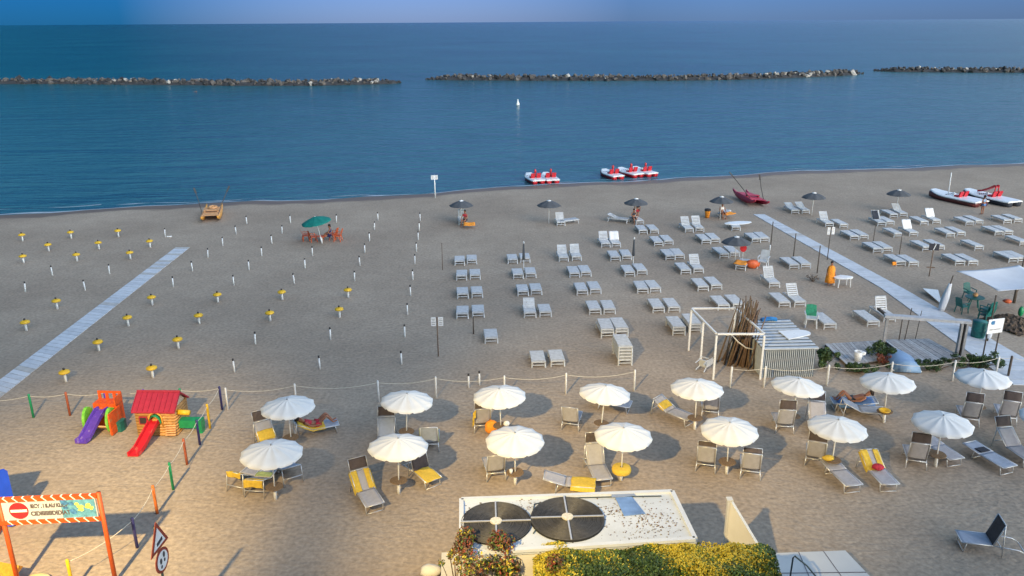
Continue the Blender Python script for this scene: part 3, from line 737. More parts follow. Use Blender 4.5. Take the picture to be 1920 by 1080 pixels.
def lounger(label, ref, dr, back=45, hood=None, head=False, mtl="sling", hinge=1.05, bmat=None):
    a = at(*ref); b = at(*dr)
    d = (a - b) if head else (b - a); d.normalize()
    ang = RAD(back); bl = .80
    steep = head and back >= 60
    hy = hinge + (.13 if steep else bl * math.cos(ang))
    foot = a - d * (hy + (0 if steep else .05)) if head else a - d * .1
    rz = math.atan2(-d.x, d.y)
    t = thing("lounger", label, "sun lounger", (foot.x, foot.y, 0), rz, FRONT_GROUP)
    x = LW / 2
    fr = MB()
    for s_ in (-1, 1): fr.path([(s_ * x, 0, LZ), (s_ * x, hinge, LZ)], .02, 6)
    fr.path([(-x, 0, LZ), (x, 0, LZ)], .02, 6)
    if head is False and back >= 60:
        for s_ in (-1, 1): fr.path([(s_ * x, hinge, LZ), (s_ * x, LL - .25, LZ - .08), (s_ * x, LL - .05, LZ - .2)], .02, 6)
        fr.path([(-x, LL - .05, LZ - .2), (x, LL - .05, LZ - .2)], .02, 6)
    fr.build("frame", "alu", t, True)
    MB().sheet(lambda u, v: ((u - .5) * (LW - .02), .01 + v * (hinge - .02), LZ + .012 - .022 * math.sin(math.pi * u) * math.sin(math.pi * v)), 6, 10, .012).build("seat", mtl, t, True)
    def q(xx, u, o=0.0): return (xx, hinge + u * math.cos(ang) - o * math.sin(ang), LZ + u * math.sin(ang) + o * math.cos(ang))
    bk = MB().sheet(lambda u, v: q((u - .5) * (LW - .02), v * bl, .012 - .02 * math.sin(math.pi * u)), 6, 8, .012).build("backrest", bmat or mtl, t, True)
    bf = MB()
    for s_ in (-1, 1): bf.path([q(s_ * x, 0), q(s_ * x, bl)], .02, 6)
    bf.path([q(-x, bl), q(x, bl)], .02, 6); bf.build("rail", "alu", bk, True)
    lg = MB()
    for s_ in (-1, 1): lg.path([(s_ * (x - .02), .16, LZ), (s_ * (x - .03), .10, 0)], .018, 6)
    lg.path([(-x + .03, .10, .02), (x - .03, .10, .02)], .016, 6); lg.build("leg", "alu", t, True)
    lg = MB(); top = q(0, bl * .92)
    for s_ in (-1, 1):
        if steep: lg.path([(s_ * x, hinge, LZ + .02), (s_ * (x + .03), hinge + .13, 0)], .022, 6)
        elif back > 20: lg.path([q(s_ * (x + .02), bl * .92), (s_ * (x + .03), hy + .05, 0)], .02, 6)
        elif not steep: lg.path([(s_ * (x - .02), hinge + .25, LZ), (s_ * (x - .03), hinge + .35, 0)], .018, 6)
    if steep: lg.path([(-x, hinge + .03, .30), (x, hinge + .03, .30)], .022, 6)
    elif back > 20: zc = .27; lg.path([(-x - .02, hy + .02, zc), (x + .02, hy + .02, zc)], .02, 6)
    else: lg.path([(-x + .03, hinge + .35, .02), (x - .03, hinge + .35, .02)], .016, 6)
    lg.build("leg", "alu", t, True)
    if hood:
        ha = ang + RAD({"up": 25, "back": 60, "over": 95}[hood]); hl = .36 if hood != "back" else .16
        y0, z0 = q(0, bl + .03)[1:]
        hd = MB().sheet(lambda u, v: ((u - .5) * (LW - .02), y0 + (.03 + v * hl) * math.cos(ha), z0 + (.03 + v * hl) * math.sin(ha)), 4, 4, .012).build("hood", "hood", t, True)
        hf = MB()
        for s_ in (-1, 1): hf.path([(s_ * x, y0 - .03 * math.cos(ang), z0 - .03 * math.sin(ang)), (s_ * x, y0 + (hl + .04) * math.cos(ha), z0 + (hl + .04) * math.sin(ha))], .014, 5)
        hf.path([(-x, y0 + (hl + .04) * math.cos(ha), z0 + (hl + .04) * math.sin(ha)), (x, y0 + (hl + .04) * math.cos(ha), z0 + (hl + .04) * math.sin(ha))], .014, 5)
        hf.build("hood_frame", "alu", hd, True)
    t["_a"] = 0
    t2 = (t, lambda s, o=0.0: (s, LZ + o) if s <= hinge else (hinge + (s - hinge) * math.cos(ang) - o * math.sin(ang), LZ + (s - hinge) * math.sin(ang) + o * math.cos(ang)), hinge + bl)
    del t["_a"]
    return t2


def towel(lg, s0, s1, m, label, half=.37, x0=None, x1=None, hang=0.0, cat="towel"):
    t, prof, smax = lg
    xa, xb = (-half, half) if x0 is None else (x0, x1)
    r = random.Random(label); ph = r.uniform(0, 6)
    mw = Matrix.Translation(t.location) @ Matrix.Rotation(t.rotation_euler.z, 4, 'Z')
    def fn(u, v):
        s = s0 + (s1 - s0) * v; xx = xa + (xb - xa) * u
        ex = 0.0
        if s > smax: ex = s - smax; s = smax
        y, z = prof(s, .028 + .012 * math.sin(9 * u + ph) * math.sin(7 * v + 1))
        if ex: z -= ex; y += .05
        dz = max(0, abs(xx) - LW / 2) * 1.6
        p = mw @ V3((xx, y + .012 * math.sin(11 * u + ph), z - dz)); return (p.x, p.y, p.z)
    o = MB().sheet(fn, 10, 14, .012).build("towel", m, None, True)
    return tag(o, label, cat)


P = {}
P[1] = lounger("grey lounger with raised brown hood and pale yellow towel, beside the playground fence", (517, 857), (487, 815), 42, "up")
towel(P[1], .95, 1.45, "yellow_cloth", "pale yellow towel across the hooded lounger beside the playground fence")
P[2] = lounger("blue-grey lounger that the sunbather lies on", (630, 806), (565, 818), 30, None, mtl="sling_blue")
towel(P[2], .55, 1.75, "yellow_cloth", "yellow towel under the lying sunbather")
P[3] = lounger("lounger with dark brown back turned to the camera by the playground fence", (441, 925), (492, 884), 35, None, True, bmat="hood")
towel(P[3], 1.5, 2.05, "yellow_cloth", "yellow towel hanging behind the dark brown lounger back", .3)
P[4] = lounger("purple-grey lounger with a yellow towel over its head end", (477, 934), (512, 886), 25, None, True, bmat="sling")
towel(P[4], 1.55, 2.15, "yellow_cloth", "yellow towel folded over the purple-grey lounger's end", .35)
towel(P[4], .7, 1.0, "green_cloth", "yellow-green towel lying on the purple-grey lounger's seat", .3)
P[5] = lounger("blue-grey lounger under the parasol nearest the playground fence", (551, 908), (522, 866), 24, None, True, mtl="sling_blue")
P[6] = lounger("grey lounger with hood up and two yellow towel strips", (703, 961), (661, 895), 38, "up")
towel(P[6], 1.0, 1.86, "yellow_cloth", "yellow towel strip along one edge of the hooded lounger", x0=-.40, x1=-.12)
towel(P[6], 1.08, 1.86, "yellow_cloth", "yellow towel strip along the other edge of the hooded lounger", x0=.14, x1=.40)
P[7] = lounger("lounger with yellow cover and upright brown panel", (812, 914), (762, 870), 70, None, bmat="hood", hinge=.95)
towel(P[7], -.03, .93, "yellow_cloth", "yellow towel spread over the seat before the brown panel", .35)
P[8] = lounger("lounger with dark hood peeking out behind the second front-row parasol", (722, 856), (728, 812), 48, "up", mtl="sling_blue")
P[9] = lounger("lounger with pale green towel under the second rear-row parasol", (806, 848), (812, 800), 74, None, True, mtl="sling_blue")
towel(P[9], 1.10, 1.84, "green_cloth", "pale green towel over the lounger back")
P[10] = lounger("lounger with hood seen from behind, under the parasol with the orange bag", (906, 812), (890, 758), 74, "up", True)
towel(P[10], 1.05, 2.2, "yellow_cloth", "narrow yellow towel hanging along the lounger by the orange bag", x0=.30, x1=.42)
P[12] = lounger("grey lounger seen from behind, beside the parasol with the white bucket", (931, 903), (912, 848), 74, None, True)
P[13] = lounger("lounger turned askew with its back to the kiosk, under the fourth rear-row parasol", (1068, 809), (1088, 757), 74, None, True)
P[14] = lounger("low lounger mostly hidden under the fourth rear-row parasol", (1178, 772), (1125, 764), 12, None)
P[15] = lounger("upright lounger facing the kiosk with its hood up", (1130, 913), (1108, 868), 62, "up")
P[16] = lounger("flat lounger behind the kiosk with a bright yellow towel", (1110, 922), (1030, 916), 14, None)
towel(P[16], -.02, .85, "yellow_cloth", "bright yellow towel on the flat lounger behind the kiosk", .42)
P[17] = lounger("lounger with yellow band below its head, under the gazebo-side parasol", (1292, 797), (1240, 776), 28, None, mtl="sling")
towel(P[17], 1.2, 1.55, "yellow_cloth", "yellow towel band across the lounger head near the gazebo")
P[18] = lounger("pinkish-grey lounger back half hidden by the gazebo-side parasol", (1331, 786), (1326, 736), 74, None, True)
P[19] = lounger("upright-backed lounger seen from behind, on the kiosk side of the fifth front-row parasol", (1322, 887), (1325, 838), 74, "back", True)
P[20] = lounger("upright-backed lounger seen from behind, on the hut side of the fifth front-row parasol", (1406, 900), (1402, 848), 74, "back", True)
P[21] = lounger("lounger seen from behind with brown hood, under the parasol before the hut", (1471, 814), (1447, 757), 74, "up", True)
P[22] = lounger("lounger with hood, tucked between the hut-side parasol and the one before it", (1538, 822), (1522, 775), 45, "up")
P[23] = lounger("lounger with brown hood and yellow towel hung over its back", (1527, 877), (1528, 828), 74, "up", True)
towel(P[23], 1.45, 1.84, "yellow_cloth", "yellow towel hung over the back of the brown-hooded lounger", .34)
P[24] = lounger("long flat grey lounger stretching toward the camera, nothing on it", (1597, 924), (1545, 874), 4, None)
P[25] = lounger("long grey lounger with yellow towel strips and a red bag", (1665, 922), (1606, 858), 32, None, mtl="sling")
towel(P[25], .95, 1.84, "yellow_cloth", "yellow towel strip beside the red bag", x0=-.40, x1=-.08)
towel(P[25], 1.05, 1.84, "yellow_cloth", "yellow towel strip on the far edge of the red-bag lounger", x0=.12, x1=.40)
P[26] = lounger("lounger with blue towel and a sunbather with raised knees", (1562, 765), (1632, 768), 8, None, mtl="sling_blue")
towel(P[26], .2, 1.7, "blue_cloth", "blue towel under the sunbather with raised knees", .42)
P[27] = lounger("grey-blue lounger side-on beside the yellow bowl", (1654, 784), (1590, 780), 28, None, mtl="sling_blue")
P[28] = lounger("lounger seen from behind with dark hood, beside the flat lounger with curved legs", (1717, 880), (1697, 820), 74, "up", True)
P[29] = lounger("flat lounger behind the leaning parasol post, with white curved legs", (1788, 874), (1733, 836), 4, None)
P[30] = lounger("long flat blue-grey lounger with a dark book on it", (1887, 889), (1800, 838), 4, None, mtl="sling_blue")
P[31] = lounger("reclined lounger with hood beside the one with the book", (1932, 876), (1863, 828), 38, "up")
P[32] = lounger("lounger seen from behind with hood, under the evergreen-side parasol, nearer the yellow bowl", (1817, 800), (1791, 742), 74, "up", True)
P[33] = lounger("lounger seen from behind with hood, under the evergreen-side parasol, nearer the photo's edge", (1887, 797), (1863, 742), 74, "up", True)
P[34] = lounger("lone lounger with upright brown panel on open sand near the patio", (1800, 1024), (1890, 1034), 72, None, mtl="sling_blue", bmat="hood", hinge=.9)


# ------------------------------------------------------------------ small things on tables and beds
def lump(name, label, cat, p, z, r, sz, m, seed=1):
    rr = random.Random(seed); mb = MB().ball((0, 0, 0), r, sz, 12, 7)
    mb.v = [(x * rr.uniform(.88, 1.1), y * rr.uniform(.88, 1.1), z_ * rr.uniform(.9, 1.08)) for x, y, z_ in mb.v]
    o = mb.build(name, m, None, True); o.location = (p.x, p.y, z + r * sz[2]); return tag(o, label, cat)


def on_table(i, row): return at(*row[i], 2.15)


q = on_table(3, FRONT)
MB().lathe([(.34, .36), (.36, .45), (.33, .54), (.30, .558), (.06, .562)], 22, close=False).build("yellow_tablecloth", "yellow_cloth", None, True).location = (q.x, q.y, 0)
tag(bpy.data.objects["yellow_tablecloth"], "yellow cloth hanging over the round parasol table", "tablecloth")
q = on_table(2, FRONT) + V3((-.15, -.12, 0))
MB().lathe([(.05, 0), (.065, .15), (.05, .15)], 12).build("white_bucket", "white_gel", None, True).location = (q.x, q.y, .54); tag(bpy.data.objects["white_bucket"], "small white bucket on the front-row parasol table", "bucket")
q = on_table(2, BACK) + V3((.22, -.1, 0)); lump("white_bag", "white bag on the table under the parasol with the orange bag", "bag", q, .54, .13, (1, .8, .9), "white_cloth", 2)
q = on_table(2, BACK) + V3((-.4, .3, 0)); lump("orange_bag", "orange beach bag under the third rear-row parasol", "bag", q, 0, .3, (1, .7, 1.0), "orange_cloth", 3)
q = on_table(6, BACK) + V3((-.16, -.22, 0)); MB().lathe([(.04, 0), (.20, .10), (.24, .16), (.20, .15), (.05, .05)], 18).build("yellow_bowl", "yellow", None, True).location = (q.x, q.y, .54); tag(bpy.data.objects["yellow_bowl"], "yellow bowl on the parasol table before the upturned boat", "bowl")
q = on_table(5, FRONT) + V3((-.2, -.1, 0)); lump("yellow_bag", "yellow bag on the table of the red-bag parasol", "bag", q, .54, .18, (1.2, .8, .6), "yellow_cloth", 4)
t25 = P[25][0]; q = Matrix.Translation(t25.location) @ Matrix.Rotation(t25.rotation_euler.z, 4, 'Z') @ V3((0, .95, 0)); lump("red_bag", "dark red beach bag lying on the long lounger", "bag", q, LZ + .02, .17, (1.3, 1, .7), "red_cloth", 5)
t30 = P[30][0]; q = Matrix.Translation(t30.location) @ Matrix.Rotation(t30.rotation_euler.z, 4, 'Z') @ V3((0, 1.25, 0)); o = MB().box((0, 0, .015), (.44, .3, .03)).box((0, 0, .035), (.40, .26, .008)).build("book", "dark_cloth"); o.location = (q.x, q.y, LZ + .03); o.rotation_euler = (0, 0, t30.rotation_euler.z); tag(o, "dark open book on the long flat lounger", "book")


# ------------------------------------------------------------------ rope fences
def rope_pts(a, b, sag, n=12):
    return [a.lerp(b, i / n) - V3((0, 0, sag * 4 * (i / n) * (1 - i / n))) for i in range(n + 1)]


def fence(name, label, posts, hgt, rad, mats, sag=.28, rr=.012, ends=(None, None), group=None):
    t = thing(name, label, "rope fence", posts[0], 0, group)
    o0 = posts[0]
    for i, p in enumerate(posts):
        l_ = p - o0; m = mats[i % len(mats)]
        if m: MB().lathe([(rad, -.1), (rad, hgt - .03), (rad * .6, hgt)], 9, (l_.x, l_.y, 0)).build("post", m, t, True)
    for a, b in zip(posts, posts[1:]):
        A_ = a - o0 + V3((0, 0, hgt - .1)); B_ = b - o0 + V3((0, 0, hgt - .1))
        MB().path(rope_pts(A_, B_, sag * (b - a).length / 5), rr, 5).build("rope", "rope", t, True)
    return t


WF = [(427.5, 768), (556, 760), (710.5, 754), (818, 746), (946, 744), (1061, 739), (1189, 732.6)]
fence("rope_fence", "white rope fence on white posts along the rear row of white parasols", [at(*p) for p in WF], 1.05, .042, ["white_pipe"])
fence("rope_fence", "white rope fence on white posts before the hut and the wooden decks", [at(*p) for p in [(1369, 727), (1432, 726), (1550, 723), (1668, 717), (1785, 714), (1866, 706)]], 1.05, .046, ["white_pipe"])
fence("rope_fence", "dark rope between grey posts across the boardwalk's near end", [at(1866, 706), at(1890, 705.6), at(1990, 712)], 1.05, .055, [None, "wood_dark", "wood_dark"])
fence("rope_fence", "rope fence on green, brown and navy posts behind the play houses", [at(-70, 790), at(63, 783), at(131.5, 779), at(203, 777), at(275, 774), at(343, 772), at(416.7, 768)], 1.12, .05, ["navy", "green", "brown_post", "purple", "purple", "green", "navy"])
fence("rope_fence", "rope fence on bright posts running from play house to gate", [at(416.7, 766), at(394, 803), at(375, 834), at(351, 871), at(325, 918), at(295, 963), at(257.4, 1027), at(138, 1108)], 1.12, .05, [None, "yellow", "navy", "brown_post", "green", "orange_post", "navy", "yellow"])


# ------------------------------------------------------------------ play houses
def playhouse_red():
    b0 = at(262, 816)
    t = thing("play_house", "orange log play house with red gable roof and red slide", "play house", (b0.x, b0.y, 0), RAD(-2))
    Wd, Dp, Hh = 1.55, 1.15, 1.15
    mb = MB(); n = 9
    for i in range(n):                                # log courses, front, back and sides
        z = (i + .5) * Hh / n; h = Hh / n
        mb.cur = 0
        for y in (0, Dp): mb.path([(-.03, y, z), (Wd + .03, y, z)], h * .56, 8)
        for x in (0, Wd): mb.path([(x, -.02, z), (x, Dp + .02, z)], h * .5, 8)
    mb.build("wall", mat("log_orange", (.50, .25, .075), .5, .25, 6, .4, 14), t, True)
    rf = MB(); rz_, ov = 1.72, .14
    for (y0, z0, y1, z1) in ((-ov, Hh - .02, Dp / 2, rz_), (Dp + ov, Hh - .02, Dp / 2, rz_)):
        rf.sheet(lambda u, v: (-.12 + u * (Wd + .24), y0 + (y1 - y0) * v, z0 + (z1 - z0) * v), 2, 6, .06)
    for k in range(9):
        x = -.10 + k * (Wd + .20) / 8; sl = (rz_ - Hh + .02) / (Dp / 2 + ov)
        rf.bar((x, -ov - .005, Hh + .015), (x, Dp / 2, rz_ + .035), .025, .03)
    rf.path([(-.12, Dp / 2, rz_), (Wd + .12, Dp / 2, rz_)], .05, 8)
    rf.build("roof", "roofred", t)
    gb = MB()
    for x in (0.03, Wd - .03): gb.add([(x - .02, .02, Hh), (x - .02, Dp - .02, Hh), (x - .02, Dp / 2, rz_ - .06), (x + .02, .02, Hh), (x + .02, Dp - .02, Hh), (x + .02, Dp / 2, rz_ - .06)], [(0, 2, 1), (3, 4, 5), (0, 1, 4, 3), (1, 2, 5, 4), (2, 0, 3, 5)])
    gb.build("gable", mat("gable_cream", (.52, .42, .30), .6, .25, 9, .3, 14), t)
    wn = MB().box((.30, -.075, .72), (.34, .05, .34)).build("window", "roofred", t); MB().box((.30, -.102, .72), (.26, .02, .26)).build("pane", "dark_cap", wn)
    ar = MB(); pts = [(.82 + .27 * math.cos(a), -.10, .78 + .30 * math.sin(a)) for a in [math.pi * i / 10 for i in range(11)]]
    ar.path([(1.09, -.10, .50)] + pts + [(.55, -.10, .50)], .035, 6)
    ar.build("door_frame", "boat_orange", t, True)
    hood_ = MB().sheet(lambda u, v: (.82 + .25 * math.cos(math.pi * u) * (1 - .12 * v), -.08 - .16 * math.sin(math.pi * v) , .66 + .36 * math.sin(math.pi * u) * (1 - .1 * v)), 10, 6, .03)
    hood_.build("door", "green", t, True)
    sl_ = MB()
    pr = [(-.08, .70), (-.25, .66), (-.75, .42), (-1.25, .18), (-1.55, .08), (-1.72, .06)]
    x0, x1 = .60, 1.02
    secs = []
    for k, (y, z) in enumerate(pr):
        dx = -.11 * k / 2.2
        secs.append([(x0 + dx, y, z + .14), (x0 + dx + .045, y, z + .14), (x0 + dx + .06, y, z), (x1 + dx - .06, y, z), (x1 + dx - .045, y, z + .14), (x1 + dx, y, z + .14), (x1 + dx, y, z - .04), (x0 + dx, y, z - .04)])
    sl_.loft(secs); sl_.build("slide", "red", t)
    MB().path([(Wd + .02, .25, .95), (Wd + .55, .25, .92)], .11, 10).build("tunnel", "yellow", t, True)
    MB().box((Wd + .52, .35, .42), (.95, .34, .34)).box((Wd + .92, .35, .2), (.12, .3, .4)).build("bench", "green", t)
    st = MB()
    for i in range(5): st.path([(Wd - .35, -.10 - .03 * i, .5 - .09 * i), (Wd + .05, -.06 - .03 * i, .5 - .09 * i)], .035, 6)
    st.build("step_ladder", "deck_orange", t)


def playhouse_climb():
    b0 = at(163, 815)
    t = thing("play_tower", "orange toddler tower with lime side panels and purple slide", "play house", (b0.x, b0.y, 0), RAD(-4))
    mb = MB()
    mb.prism([(.12, .55), (1.12, .55), (1.12, 1.05), (.12, 1.05)], .05, 1.15)
    # cut-out battlement
    for x in (.18, .50, .82, 1.06): mb.box((x, 1.02, 1.32), (.12, .05, .36))
    mb.box((.62, 1.02, 1.46), (1.0, .052, .10)); mb.box((1.12, .75, 1.28), (.05, .55, .34)); mb.box((.62, .62, .62), (.9, .02, .08))
    mb.build("tower", "orange", t)
    MB().box((1.13, .3, .55), (.06, .85, .9)).box((1.14, .1, .2), (.07, .4, .3)).build("ramp_wall", "orange", t)
    for x in (.02, 1.00):
        p = MB(); pts = [(x, .25 + .36 * math.cos(a), .58 + .55 * math.sin(a)) for a in [2 * math.pi * i / 18 for i in range(18)]]
        p.add([(q[0] - .06, q[1], q[2]) for q in pts] + [(q[0] + .06, q[1], q[2]) for q in pts], [tuple(range(17, -1, -1)), tuple(range(18, 36))] + [(i, (i + 1) % 18, (i + 1) % 18 + 18, i + 18) for i in range(18)])
        p.build("side_panel", "lime", t)
    secs = []
    for k, (y, z) in enumerate([(.50, .92), (.36, .90), (.0, .66), (-.35, .36), (-.62, .14), (-.80, .09)]):
        dx = -.07 * k; x0, x1 = .34 + dx, .80 + dx
        secs.append([(x0, y, z + .13), (x0 + .05, y, z + .13), (x0 + .07, y, z), (x1 - .07, y, z), (x1 - .05, y, z + .13), (x1, y, z + .13), (x1, y, z - .05), (x0, y, z - .05)])
    MB().loft(secs).build("slide", "purple", t)
    b = MB(); b.path([(.02, -.05, .42), (1.0, -.05, .42)], .04, 6); b.path([(.02, .1, .30), (1.0, .1, .30)], .035, 6); b.build("crossbar", "deck_orange", t, True)


playhouse_red(); playhouse_climb()
q = at(226, 806); o = MB().prism([(-.16, -.2), (.14, -.2), (.2, 0), (.18, .22), (-.1, .22), (-.2, .05)], 0, .44).build("toy_chair", "teal"); o.location = q; tag(o, "dark teal toy seat on the sand between the two play houses", "toy seat")
# blue slide poking in at the edge of the picture, and an orange cover
t = thing("blue_board", "tall blue rounded board standing upright behind the gate at the photo's edge", "play board", (-16.82, 23.0, 0), RAD(35))
pts = [(.21 * math.cos(k), .21 + .21 * math.sin(k)) for k in [math.pi + math.pi * i / 10 for i in range(11)]] + [(.21, 2.0), (.12, 2.12), (-.12, 2.12), (-.21, 2.0)]
pn = MB(); pn.add([(x, -.04, z + .05) for x, z in pts] + [(x, .04, z + .05) for x, z in pts], [tuple(range(len(pts))), tuple(range(2 * len(pts) - 1, len(pts) - 1, -1))] + [(i, i + len(pts), (i + 1) % len(pts) + len(pts), (i + 1) % len(pts)) for i in range(len(pts))])
pn.build("panel", "blue", t); MB().box((.22, .12, .16), (.22, .22, .34)).build("foot", "orange", t)
t = thing("play_castle", "big orange play castle mostly beyond the photo's left edge", "play castle", (-17.02, 22.75, 0), RAD(16))
MB().box((-.9, 0, 1.15), (1.7, 1.3, 2.3)).build("tower", "orange", t); MB().box((-.9, 0, 2.35), (1.8, 1.36, .1)).build("roof", "roofred", t)
q = at(-6, 1098)
t = thing("play_tent", "orange fabric tent corner at the photo's lower edge", "play tent", (q.x, q.y, 0))
MB().add([(-1.2, -1, 0), (.5, -1, .0), (.68, .35, .42), (-1.2, .35, .42), (-1.2, -.2, 1.1), (.0, -.2, 1.1)], [(0, 1, 5, 4), (1, 2, 5), (2, 3, 4, 5), (0, 4, 3)]).build("canvas", "orange_cloth", t)
q = at(75, 1085); lump("cream_float", "cream play cushion lying before the gate", "cushion", q, 0, .22, (1.5, .6, .4), mat("cream_vinyl", (.50, .42, .22), .6), 9)


# ------------------------------------------------------------------ gate with banner, road signs
def text_obj(name, body, size, mtx, m, parent, ext=.004):
    c = bpy.data.curves.new(name, 'FONT'); c.body = body; c.size = size; c.extrude = ext; c.offset = .008; c.align_x = 'CENTER'; c.align_y = 'CENTER'
    tmp = bpy.data.objects.new(name, c); COL.objects.link(tmp); bpy.context.view_layer.update()
    me = bpy.data.meshes.new_from_object(tmp.evaluated_get(bpy.context.evaluated_depsgraph_get())); bpy.data.objects.remove(tmp)
    me.materials.clear(); me.materials.append(M[m]); o = bpy.data.objects.new(name, me); COL.objects.link(o); o.parent = parent; o.matrix_local = mtx
    return o


def gate():
    a, b = at(36, 1100), at(217, 1091)
    d = (b - a); Wd = d.length; rz = math.atan2(d.y, d.x)
    t = thing("gate", "orange gate with a no-entry banner, white-banded crossbars", "gate", (a.x, a.y, 0), rz)
    Hh = 3.12
    MB().path([(0, 0, -.1), (0, 0, Hh - .05)], .066, 10).build("post", "gate", t, True)
    MB().path([(Wd, 0, -.1), (Wd, 0, Hh)], .066, 10).build("post", "gate", t, True)
    for z in (Hh - .10, Hh - .86):
        br = MB(); xs = [-.1]
        for i in range(10): xs += [.2 + i * (Wd - .4) / 9, .245 + i * (Wd - .4) / 9]
        xs.append(Wd - .05); secs = []
        for i, x in enumerate(xs):
            sh = 0 if i in (0, len(xs) - 1) else .06
            secs.append([(x + sh, -.07, z - .065), (x + sh, .03, z - .065), (x - sh, .03, z + .065), (x - sh, -.07, z + .065)])
        br.loft(secs); br.mi = [1 if (k < 4 * (len(xs) - 1) and (k // 4) % 2 == 1) else 0 for k in range(len(br.f))]
        br.build("crossbar", ["gate", "sign_white"], t)
    z0, z1 = Hh - .79, Hh - .17
    bn = MB().box((Wd / 2 - .02, -.02, (z0 + z1) / 2), (Wd - .18, .03, z1 - z0)).build("banner", mat("banner_white", (.46, .50, .58), .5, .06, 3), t)
    zc = (z0 + z1) / 2
    FX = Matrix.Rotation(RAD(90), 4, 'X')
    MB().lathe([(.27, 0), (.27, .006)], 28).build("roundel", "sign_red", bn).matrix_local = Matrix.Translation((.52, -.036, zc)) @ FX
    MB().box((.52, -.046, zc), (.46, .006, .085)).build("bar", "sign_white", bn)
    text_obj("lettering", "IECY . l ILALf KLIDB", .17, Matrix.Translation((Wd * .495, -.040, zc + .13)) @ FX @ Matrix.Scale(.74, 4, (1, 0, 0)), "ink_grey", bn)
    text_obj("lettering", "CIDIIIIIIIIDIDIAT", .19, Matrix.Translation((Wd * .495, -.040, zc - .12)) @ FX @ Matrix.Scale(.84, 4, (1, 0, 0)), "ink_grey", bn)
    MB().box((Wd - .62, -.037, zc), (.96, .006, z1 - z0 - .02)).build("picture", "sign_blue", bn)
    pf = MB(); r = random.Random(2)
    for i in range(12):
        x = Wd - .50 + r.gauss(0, .10); z = zc + .02 + r.gauss(0, .09); rr = r.uniform(.04, .09)
        pf.add([(x + rr * math.cos(k), -.0415 - i * .0002, z + rr * .8 * math.sin(k)) for k in [j * math.pi / 4 for j in range(8)]], [tuple(range(8))])
    pf.build("flower", mat("banner_yellow", (.62, .62, .14), .6, .3, 12), bn)
    pb = MB()
    for i in range(7):
        x = Wd - .88 + r.gauss(0, .08); z = zc + r.gauss(0, .12); rr = r.uniform(.03, .07)
        pb.add([(x + rr * 1.5 * math.cos(k), -.0445 - i * .0002, z + rr * math.sin(k)) for k in [j * math.pi / 4 for j in range(8)]], [tuple(range(8))])
    pb.build("blot", mat("banner_blue", (.05, .18, .42), .6, .5, 14), bn)


gate()


def road_signs():
    t = thing("road_sign", "red-edged triangular sign above a round footprint sign on dark pole", "road sign", (-9.424, 17.952, 0), 1.508)
    MB().path([(0, 0, -.1), (0, 0, 3.5)], .035, 8).build("pole", "rail", t, True)
    tri = [(-.475, -.27), (.475, -.27), (0, .555)]
    def trip(sc, y0, y1):
        return MB().add([(x * sc, y0, z * sc) for x, z in tri] + [(x * sc, y1, z * sc) for x, z in tri], [(0, 1, 2), (5, 4, 3), (0, 3, 4, 1), (1, 4, 5, 2), (2, 5, 3, 0)])
    sg = trip(1, -.06, -.04).build("warning_triangle", "sign_brown", t); sg.matrix_local = Matrix.Translation((0, 0, 3.085))
    trip(.66, -.066, -.06).build("field", "sign_white", sg)
    MB().box((.02, -.069, -.06), (.30, .006, .10), mx=Matrix.Rotation(RAD(-8), 3, 'Y')).build("symbol", "ink", sg)
    FX = Matrix.Rotation(RAD(90), 4, 'X')
    rd = MB().lathe([(.33, 0), (.33, .02)], 30).build("round_sign", "sign_brown", t); rd.matrix_local = Matrix.Translation((.02, -.04, 2.44)) @ FX @ Matrix.Scale(1.05, 4)
    MB().lathe([(.255, .021), (.255, .026)], 28).build("field", "sign_white", rd)
    ft = MB()
    for sx, dz in ((-.085, -.05), (.085, .05)):
        for (cx, cy, a, b) in ((0, .07, .055, .085), (0, -.09, .042, .05)):
            ft.add([(sx + cx + a * math.cos(k), dz + cy + b * math.sin(k), .030) for k in [j * math.pi / 6 for j in range(12)]], [tuple(range(12))])
    ft.build("footprint", "ink", rd)


road_signs()


# ------------------------------------------------------------------ poles and signs about the beach
def pole(label, base, hgt, r=.03, m="wood_dark", name="wooden_pole", lean=(0, 0)):
    q = at(*base)
    o = MB().path([(0, 0, -.1), (lean[0] * .5, lean[1] * .5, hgt * .5), (lean[0], lean[1], hgt)], r, 7, r * .85).build(name, m, None, True)
    o.location = q; return tag(o, label, "pole")


pole("thin wooden pole standing alone between tubes and first sunbed column", (830, 506), 1.9, .022, "wood_brown")
pole("short dark stump pole in front of the nearest column-one pair", (888, 626), 1.0, .04)
pole("dark pole by the boardwalk, first from the sea", (1444, 472), 2.25, .04)
pole("dark pole by the boardwalk, second from the sea", (1487, 488), 1.95, .04)
pole("dark pole by the boardwalk, third from the sea, next to the orange-clad person", (1532, 512), 1.9, .04)
pole("dark pole beyond the boardwalk by the dark towel", (1637, 455), 1.35, .03)
pole("dark pole beyond the boardwalk before the white-towelled sunbed", (1686, 478), 1.65, .03)
pole("thin dark pole behind the grey pergola, nearest its thin upright", (1685, 642), 1.5, .03)
pole("thin dark pole behind the grey pergola, the middle one", (1695, 642), 1.9, .025, lean=(.12, 0))
pole("thin dark pole behind the grey pergola, nearest the boardwalk", (1716, 636), 1.6, .02, lean=(.1, 0))
pole("tall dark pole carrying the shade sail's far corner", (1908, 545), 2.6, .05)
pole("stout dark pole under the shade sail", (1901, 568), 1.1, .09)
MB().path([(0, 0, 0), (0, 0, .55)], .05, 8).build("white_stake", "white_pipe", None, True).location = at(1443, 473)
tag(bpy.data.objects["white_stake"], "short white stake at the foot of the first boardwalk pole", "stake")


